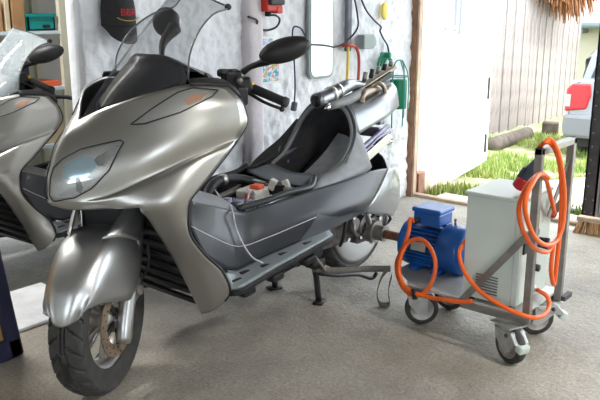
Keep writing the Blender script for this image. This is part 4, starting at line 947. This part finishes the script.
def crate(x0, x1, y0, y1, z0, h, name, label, m, cat):
    e = empty(name, ((x0+x1)/2, (y0+y1)/2, z0)); tag(e, label, cat); hx, hy = (x1-x0)/2, (y1-y0)/2
    for nm, v in (('front_side', box(-hx, hx, -hy, -hy+0.01, 0, h)), ('back_side', box(-hx, hx, hy-0.01, hy, 0, h)), ('end_side', box(-hx, -hx+0.01, -hy, hy, 0, h)), ('end_side', box(hx-0.01, hx, -hy, hy, 0, h)), ('bottom', box(-hx, hx, -hy, hy, 0, 0.01))):
        mk(nm, v, m, e, smooth=False)
    mk('lip', join(box(-hx-0.008, hx+0.008, -hy-0.008, -hy+0.004, h-0.02, h), box(-hx-0.008, -hx+0.004, -hy, hy, h-0.02, h), box(hx-0.004, hx+0.008, -hy, hy, h-0.02, h)), m, e, smooth=False)
    mk('hand_hole', rbox((0.05, 0.012, 0.02), T((0.03, -hy - 0.002, h * 0.25))), 'black', e, smooth=False, bevel=0.004)
    return e
crate(2.585, 2.775, 4.38, 4.62, 1.226, 0.105, 'storage_crate', 'teal plastic crate on the shelf rack', 'teal', 'crate')
for (x0, x1, h, m, lab) in ((2.36, 2.425, 0.20, 'cardboard', 'narrow brown box at the left end of the shelf'), (2.445, 2.475, 0.30, 'cardboard_pale', 'tall thin pale box between the brown boxes on the shelf'), (2.49, 2.575, 0.26, 'cardboard', 'wide brown box beside the teal crate')):
    tag(mk('cardboard_box', box(x0, x1, 4.39, 4.62, 1.226, 1.226 + h), m, smooth=False, bevel=0.003), lab, 'box', 'boxes on the shelf')
tag(mk('toolbox', join(box(2.30, 2.58, 4.40, 4.65, 0.871, 1.04), box(2.40, 2.48, 4.50, 4.53, 1.04, 1.08)), 'navy', smooth=False, bevel=0.008), 'dark toolbox on the shelf below the boxes', 'toolbox')
tag(mk('orange_box', box(2.62, 2.79, 4.39, 4.60, 0.871, 0.905), 'orange_red', smooth=False, bevel=0.004), 'flat orange box lying on the shelf rack by the handlebar', 'box')
tag(mk('beige_bin', join(box(2.60, 2.79, 4.39, 4.60, 0.501, 0.74)), 'cardboard_pale', smooth=False, bevel=0.006), 'beige box on a lower shelf behind the handlebar', 'box')
tag(mk('white_canister', join(xf(lathe([(0.07, 0), (0.075, 0.01), (0.075, 0.19), (0.03, 0.22), (0.03, 0.25)], 20, caps=True), T((2.50, 4.48, 0.501)))), 'white_box'), 'white canister on a lower shelf behind the windscreen', 'canister')
# ---------------------------------------------------------------- padded panel at the left edge
pn = empty('padded_panel', (1.22, 2.70, 0)); tag(pn, 'dark blue padded panel with tan inset leaning at the left edge', 'panel')
PT = T((0.205, 0, 0.004), ry=-7)
mk('border', xf(join(box(-0.065, 0.0, -0.05, 0.03, 0.0, 0.80), box(-0.50, 0.0, -0.05, 0.03, 0.0, 0.09)), PT), 'navy', pn, smooth=False, bevel=0.012)
mk('inset', xf(box(-0.50, -0.06, -0.03, 0.02, 0.08, 0.80), PT), 'tan', pn, smooth=False)
mk('pale_edge', xf(tube([(0.0, 0.032, 0.17), (0.0, 0.032, 0.8)], 0.009, 6), PT), 'shelf_edge', pn)
# ---------------------------------------------------------------- things on the back wall
def text_mesh(s, size, depth=0.001):
    cu = bpy.data.curves.new('txt', 'FONT'); cu.body = s; cu.size = size; cu.extrude = depth; cu.align_x = 'CENTER'; cu.align_y = 'CENTER'
    ob = bpy.data.objects.new('txt', cu); COL.objects.link(ob); bpy.context.view_layer.update()
    me = ob.to_mesh(); vf = [tuple(v.co) for v in me.vertices], [tuple(p.vertices) for p in me.polygons]
    ob.to_mesh_clear(); bpy.data.objects.remove(ob); return vf
cap = empty('baseball_cap', (2.145, 2.885, 1.33)); tag(cap, 'black baseball cap with red lettering hanging on the white wall', 'cap')
rows_ = []
for k in range(9):
    t = k / 8; z = -0.045 + 0.20 * t; hw = 0.083 * math.sqrt(max(0.02, 1 - (max(0, t - 0.25) / 0.8) ** 2)); dp = 0.085 * math.sqrt(max(0.05, 1 - (t - 0.1) ** 2 / 1.1))
    rows_.append([(hw * math.cos(a), -dp * math.sin(a), z) for a in [math.pi * j / 8 for j in range(9)]])
mk('crown', grid(rows_, 2, 2), 'cap_black', cap, solid=0.003)
vis = []
for k in range(5):
    t = k / 4; vis.append([(0.084 * (1 - 0.12 * t * t) * math.cos(a), -0.088 * math.sin(a) - 0.012 * t, -0.045 - t * (0.078 * math.sin(a) ** 0.6 if 0 < a < math.pi else 0.0)) for a in [math.pi * (0.02 + 0.96 * j / 10) for j in range(11)]])
mk('visor', grid(vis, 2, 2), 'cap_black', cap, solid=0.004)
tm = text_mesh('BBR', 0.042)
mk('lettering', [(x * 1.15, -0.092 + 1.9 * x * x, y + 0.012) for x, y, z in tm[0]] and ([(x * 1.15, -0.090 + 3.2 * x * x - z, y + 0.014) for x, y, z in tm[0]], tm[1]), 'cap_red', cap, smooth=False)
mk('stitching', tube([(-0.058, -0.081, -0.008), (-0.035, -0.090, -0.018), (0, -0.0925, -0.022), (0.035, -0.090, -0.018), (0.058, -0.081, -0.006)], 0.0022, 5, 4), 'cap_gold', cap)
# red socket with a cable loop
rs = empty('wall_socket', (3.13, 2.895, 1.40)); tag(rs, 'red power socket box with a looped black cable on the wall', 'socket')
mk('body', box(-0.06, 0.07, -0.09, -0.005, -0.055, 0.06), 'socket_red', rs, smooth=False, bevel=0.01)
mk('lid', box(-0.055, 0.06, -0.115, -0.088, -0.02, 0.07), 'black', rs, smooth=False, bevel=0.008)
mk('gland', cyl((-0.01, -0.05, -0.055), (-0.01, -0.05, -0.08), 0.018, 10), 'black', rs)
mk('cable', tube([(-0.01, -0.05, -0.075), (0.04, -0.06, -0.075), (0.085, -0.05, -0.10), (0.075, -0.03, -0.14), (0.0, -0.02, -0.155), (-0.07, -0.02, -0.135), (-0.12, -0.07, -0.10), (-0.2, -0.08, -0.08)], 0.006, 6, 5), 'black', rs)
mk('plug', rbox((0.05, 0.05, 0.04), T((0.04, -0.07, -0.045))), 'socket_red', rs, smooth=False, bevel=0.008)
def picture_mat(name, cols, sc_):
    m = bpy.data.materials.new(name); m.use_nodes = True; nt = m.node_tree; b = nt.nodes['Principled BSDF']; b.inputs['Roughness'].default_value = 0.5
    tc = nt.nodes.new('ShaderNodeTexCoord'); n = nt.nodes.new('ShaderNodeTexNoise'); n.inputs['Scale'].default_value = sc_; n.inputs['Detail'].default_value = 3
    r = nt.nodes.new('ShaderNodeValToRGB'); r.color_ramp.interpolation = 'CONSTANT'; e = r.color_ramp.elements
    while len(e) < len(cols): e.new(0.5)
    for i, (p, c) in enumerate(cols): e[i].position = p; e[i].color = (*c, 1)
    nt.links.new(tc.outputs['Object'], n.inputs['Vector']); nt.links.new(n.outputs['Fac'], r.inputs['Fac']); nt.links.new(r.outputs['Color'], b.inputs['Base Color']); M[name] = m
picture_mat('print_a', [(0, (0.65, 0.68, 0.75)), (0.42, (0.25, 0.38, 0.62)), (0.50, (0.6, 0.62, 0.66)), (0.58, (0.32, 0.30, 0.42))], 22)
picture_mat('print_b', [(0, (0.05, 0.25, 0.45)), (0.42, (0.10, 0.42, 0.60)), (0.48, (0.7, 0.7, 0.72)), (0.54, (0.55, 0.10, 0.12)), (0.58, (0.65, 0.50, 0.12)), (0.62, (0.12, 0.30, 0.22))], 26)
po = empty('poster', (3.16, 2.882, 0.95)); tag(po, 'colourful paper calendar with two pictures on the wall behind the mirror', 'poster')
mk('sheet', box(-0.09, 0.085, -0.004, 0.0, 0.0, 0.26), 'door_white', po, smooth=False)
mk('picture', box(-0.082, 0.03, -0.006, -0.004, 0.125, 0.25), 'print_a', po, smooth=False)
mk('picture', box(-0.082, 0.078, -0.006, -0.004, 0.012, 0.11), 'print_b', po, smooth=False)
# mirror
wm_ = empty('wall_mirror', (3.615, 2.885, 1.26)); tag(wm_, 'tall wall mirror with rounded corners and pale frame', 'mirror')
mk('frame', prism(rrect(0.235, 0.62, 0.05, 6), 'y', -0.022, 0.0), 'box_grey', wm_, smooth=False)
mk('glass', prism(rrect(0.205, 0.59, 0.04, 6), 'y', -0.026, -0.022), 'mirror_glass', wm_, smooth=False)
# hanging lead with plug, left of the mirror
hl_ = empty('hanging_lead', (3.37, 2.875, 0.85)); tag(hl_, 'thin black lead with grey plug hanging from a hook left of the wall mirror', 'cable')
mk('lead', tube([(0.10, 0.0, 0.36), (0.04, -0.02, 0.40), (-0.02, -0.02, 0.41), (-0.035, -0.02, 0.36), (-0.02, -0.02, 0.22), (-0.012, -0.02, 0.08), (-0.018, -0.02, -0.02)], 0.005, 6, 5), 'navy', hl_)
mk('plug', join(rbox((0.03, 0.03, 0.055), T((-0.022, -0.02, -0.045), ry=15))), 'plug_grey', hl_, smooth=False, bevel=0.008)
# conduit, junction box and cables
tag(mk('conduit_pipe', box(3.865, 3.915, 2.855, 2.885, 1.10, 2.5), 'conduit', smooth=False, bevel=0.01), 'grey vertical conduit on the wall right of the mirror', 'conduit')
jb = empty('junction_box', (4.055, 2.878, 1.155)); tag(jb, 'small grey junction box with a round knob on the wall', 'box')
mk('body', box(-0.06, 0.06, -0.06, 0.0, -0.045, 0.045), 'box_grey', jb, smooth=False, bevel=0.008)
mk('knob', xf(ball((0, 0, 0), (0.022, 0.02, 0.035)), T((0.075, -0.045, 0.0))), 'shelf_edge', jb)
c1 = mk('wall_cable', tube([(3.940, 2.865, 1.438), (3.968, 2.860, 1.341), (3.905, 2.805, 1.256), (3.905, 2.850, 1.194), (3.812, 2.850, 1.148), (3.733, 2.860, 1.133), (3.677, 2.855, 1.141), (3.589, 2.840, 1.150), (3.385, 2.840, 1.163)], 0.006, 6, 5), 'black'); tag(c1, 'black cable curving down past the junction box on the wall', 'cable')
c2 = mk('strap_cable', tube([(4.004, 2.865, 1.439), (4.066, 2.860, 1.353), (4.158, 2.860, 1.289), (4.242, 2.860, 1.244), (4.231, 2.860, 1.218), (4.269, 2.860, 1.172), (4.339, 2.865, 1.110), (4.356, 2.865, 1.023)], 0.006, 6, 5), 'navy'); tag(c2, 'dark cable with a small loop slanting across the wall to the hose', 'cable')
tg = mk('round_tag', xf(lathe([(0.001, 0), (0.04, 0), (0.042, 0.006), (0.03, 0.012), (0.001, 0.012)], 20), T((4.290, 2.872, 1.346), rx=90, s=(0.9, 1.4, 1))), 'hose_yellow'); tag(tg, 'yellow oval tag hanging high on the wall near the jamb', 'tag')
hk = empty('wall_bracket', (4.0, 2.885, 1.05)); HO = Vector((4.0, 2.885, 1.05)); tag(hk, 'brown-red wall bracket holding a red and a yellow hose', 'bracket')
mk('arm', move(tube([(3.829, 2.870, 1.135), (3.851, 2.840, 1.141), (3.925, 2.840, 1.132)], 0.011, 8, 3), -HO), 'hose_red', hk)
mk('red_hose', move(tube([(3.914, 2.840, 1.139), (3.959, 2.840, 1.094), (3.986, 2.850, 1.016), (3.979, 2.850, 0.889)], 0.010, 8, 4), -HO), 'hose_red', hk)
mk('yellow_hose', move(tube([(3.864, 2.850, 1.134), (3.860, 2.845, 1.061), (3.860, 2.850, 0.911)], 0.009, 8, 4), -HO), 'hose_yellow', hk)
gh = mk('green_hose', join(*[tube([(4.27 + (0.075 - 0.012 * j) * math.cos(a), 2.845 - 0.015 * j, 0.985 + (0.085 - 0.013 * j) * math.sin(a)) for a in [i * math.pi / 10 for i in range(20)]], 0.009, 6, closed=True) for j in range(3)], tube([(4.27, 2.87, 1.06), (4.27, 2.80, 1.06)], 0.02, 6)), 'hose_green'); tag(gh, 'coiled green hose hanging on the wall above the scooter tail', 'hose')
gb = empty('wire_basket', (4.42, 2.855, 0.78)); tag(gb, 'green can in a teal wire hanger beside the door post', 'can')
mk('can', xf(lathe([(0.001, 0), (0.055, 0), (0.06, 0.01), (0.06, 0.19), (0.055, 0.20), (0.001, 0.20)], 20), T((0, -0.03, -0.09))), 'hose_green', gb, angle=40)
for s in (-1, 1):
    mk('hanger_wire', tube([(0.068 * s, -0.03, -0.22), (0.072 * s, -0.03, 0.10), (0.06 * s, -0.03, 0.20), (0.03 * s, -0.03, 0.235), (0, -0.03, 0.24)], 0.005, 6, 4), 'wire_teal', gb)
    mk('hanger_wire', tube([(0.025 * s, -0.095, -0.15), (0.025 * s, -0.095, 0.12), (0.012 * s, -0.05, 0.24)], 0.004, 6, 3), 'wire_teal', gb)
mk('hanger_ring', tube([(0.07 * math.cos(a), -0.03 + 0.066 * math.sin(a), 0.13) for a in [i * math.pi / 10 for i in range(20)]], 0.004, 6, closed=True), 'wire_teal', gb)
# ---------------------------------------------------------------- broom at the door post
br = empty('broom', (4.60, 1.48, 0)); tag(br, 'wooden broom head with straw bristles on the floor at the dark post', 'broom')
mk('head', box(-0.03, 0.03, -0.16, 0.10, 0.075, 0.105), 'wood_pale', br, smooth=False, bevel=0.006)
def bristles():
    r_ = random.Random(9); ps = []
    for k in range(150):
        y = -0.155 + 0.25 * r_.random(); x = r_.uniform(-0.025, 0.025); e = (y + 0.03) * 0.18
        ps.append(tube([(x, y, 0.078), (x * 1.6, y + e + r_.uniform(-0.008, 0.008), 0.001)], 0.004, 4, caps=False))
    return join(*ps)
o = mk('bristles', bristles(), 'straw', br); o['kind'] = 'stuff'
mk('handle', tube([(0, -0.10, 0.10), (0.045, -0.30, 1.25)], 0.012, 8), 'wood_pale', br)
# ---------------------------------------------------------------- parked car outside
def car():
    ox, oy = 8.80, 2.43; g = gz(ox + 0.7, oy)
    t = empty('car', (ox, oy, g)); t.rotation_euler = (0, math.radians(4.5), math.radians(3)); hw = 0.86
    sec = [(0.0, [(0, 0.42), (0.55, 0.42), (0.78, 0.46), (0.82, 0.62), (0.80, 0.86), (0.72, 0.95), (0, 0.97)]),
           (0.10, [(0, 0.30), (0.6, 0.30), (0.84, 0.36), (0.86, 0.62), (0.835, 0.90), (0.76, 0.98), (0, 1.0)]),
           (0.8, [(0, 0.26), (0.6, 0.26), (0.86, 0.32), (0.875, 0.62), (0.845, 0.90), (0.78, 0.97), (0, 0.99)]),
           (2.6, [(0, 0.26), (0.6, 0.26), (0.86, 0.32), (0.875, 0.60), (0.845, 0.88), (0.78, 0.95), (0, 0.97)]),
           (3.6, [(0, 0.26), (0.6, 0.26), (0.84, 0.34), (0.85, 0.55), (0.80, 0.76), (0.70, 0.84), (0, 0.87)]),
           (4.15, [(0, 0.36), (0.5, 0.36), (0.66, 0.40), (0.68, 0.52), (0.62, 0.64), (0.5, 0.68), (0, 0.70)])]
    bd_ = grid([[(x, -y, z) for y, z in s] for x, s in sec], 3, 4)
    tail = prism([(y, z) for y, z in sec[0][1]] + [(-y, z) for y, z in reversed(sec[0][1][1:-1])], 'x', 0.0, 0.02)
    mk('body', join(both(bd_), tail), 'car_silver', t, angle=50)
    gs = [(0.12, [(0.74, 0.97), (0.72, 1.10), (0.66, 1.25), (0, 1.28)]), (0.42, [(0.77, 0.97), (0.73, 1.16), (0.62, 1.42), (0, 1.46)]), (0.9, [(0.78, 0.97), (0.74, 1.18), (0.62, 1.44), (0, 1.49)]), (2.3, [(0.78, 0.95), (0.74, 1.16), (0.60, 1.42), (0, 1.47)]), (3.1, [(0.76, 0.93), (0.73, 0.97), (0.66, 1.0), (0, 1.02)])]
    gh_ = grid([[(x, -y, z) for y, z in s] for x, s in gs], 3, 4)
    rear = prism([(0.74, 0.96), (0.66, 1.25), (0.4, 1.275), (-0.4, 1.275), (-0.66, 1.25), (-0.74, 0.96)], 'x', 0.12, 0.14)
    mk('cabin', join(both(gh_), rear), 'car_silver', t, angle=50)
    mk('rear_window', prism([(0.64, 1.0), (0.57, 1.235), (0.3, 1.255), (-0.3, 1.255), (-0.57, 1.235), (-0.64, 1.0)], 'x', 0.108, 0.125), 'car_glass', t, smooth=False)
    for s in (1, -1):
        f = (lambda v: v) if s == 1 else my
        full_c = gh_
        mk('side_window', f(spray([(0.50, -0.78, 1.03), (0.62, -0.7, 1.30), (0.95, -0.7, 1.36), (1.1, -0.74, 1.36), (1.1, -0.78, 1.03)], gh_, (0, 1, 0), 0.006)), 'car_glass', t)
        mk('side_window', f(spray([(1.18, -0.78, 1.03), (1.18, -0.7, 1.36), (2.2, -0.7, 1.33), (2.7, -0.74, 1.05), (2.6, -0.76, 1.02)], gh_, (0, 1, 0), 0.006)), 'car_glass', t)
        l = mk('tail_lamp', f(prism([(-0.865, 0.60), (-0.865, 0.86), (-0.80, 0.93), (-0.60, 0.93), (-0.58, 0.80), (-0.62, 0.64)], 'x', -0.035, 0.22)), 'tail_red', t, smooth=False, bevel=0.02)
        mk('reversing_lens', f(prism([(-0.86, 0.66), (-0.86, 0.80), (-0.80, 0.80), (-0.80, 0.66)], 'x', -0.045, -0.02)), 'tail_clear', l, smooth=False)
        for xx in (0.80, 3.35):
            wv = xf(lathe([(0.001, -0.09), (0.20, -0.09), (0.29, -0.085), (0.31, -0.06), (0.31, 0.06), (0.29, 0.085), (0.20, 0.09), (0.001, 0.09)], 28), T((xx, 0.76 * s, 0.31), rx=90))
            w_ = mk('wheel', wv, 'rubber', t, angle=50)
            mk('hub_cap', xf(lathe([(0.001, 0), (0.17, 0.0), (0.19, -0.02)], 24), T((xx, 0.855 * s, 0.31), rx=-90 * s)), 'alu', w_)
    mk('rear_bumper', prism([(-0.84, 0.30), (-0.87, 0.44), (-0.86, 0.57), (0.86, 0.57), (0.87, 0.44), (0.84, 0.30)], 'x', -0.08, 0.14), 'bumper', t, smooth=False, bevel=0.04)
    mk('underside', box(0.05, 3.9, -0.75, 0.75, 0.20, 0.34), 'black', t, smooth=False)
    mk('number_plate', box(-0.012, 0.0, -0.26, 0.26, 0.70, 0.81), 'door_white', t, smooth=False)
    tag(t, 'silver estate car parked outside behind the dark door post', 'car')
car()

# ---------------------------------------------------------------- invented fill lights under the ceiling, out of view, added to brighten the room
mat('fill_glow', (0.9, 0.95, 1.0), 0.4, emis=((0.95, 0.97, 1.0), 6.0))
for (x, y, rz, W_, lab) in ((1.55, 4.05, 0, FILL_W * 0.8, 'added unseen fill light under the ceiling over the second scooter'), (2.3, -0.9, 90, FILL_W, 'added unseen fill light under the ceiling over the workspace')):
    cl = empty('fill_light', (x, y, 2.62), math.radians(rz)); tag(cl, lab, 'fill lamp', 'added fill lights')
    mk('housing', box(-0.6, 0.6, -0.05, 0.05, -0.06, 0.0), 'door_white', cl, smooth=False)
    mk('fill_tube', tube([(-0.57, 0, -0.085), (0.57, 0, -0.085)], 0.018, 12), 'fill_glow', cl)
    ld = bpy.data.lights.new('fill_area', 'AREA'); ld.shape = 'RECTANGLE'; ld.size = 1.1; ld.size_y = 0.12; ld.energy = W_; ld.color = (1.0, 0.97, 0.92)
    lo_ = bpy.data.objects.new('fill_area', ld); COL.objects.link(lo_); lo_.parent = cl; lo_.location = (0, 0, -0.12)
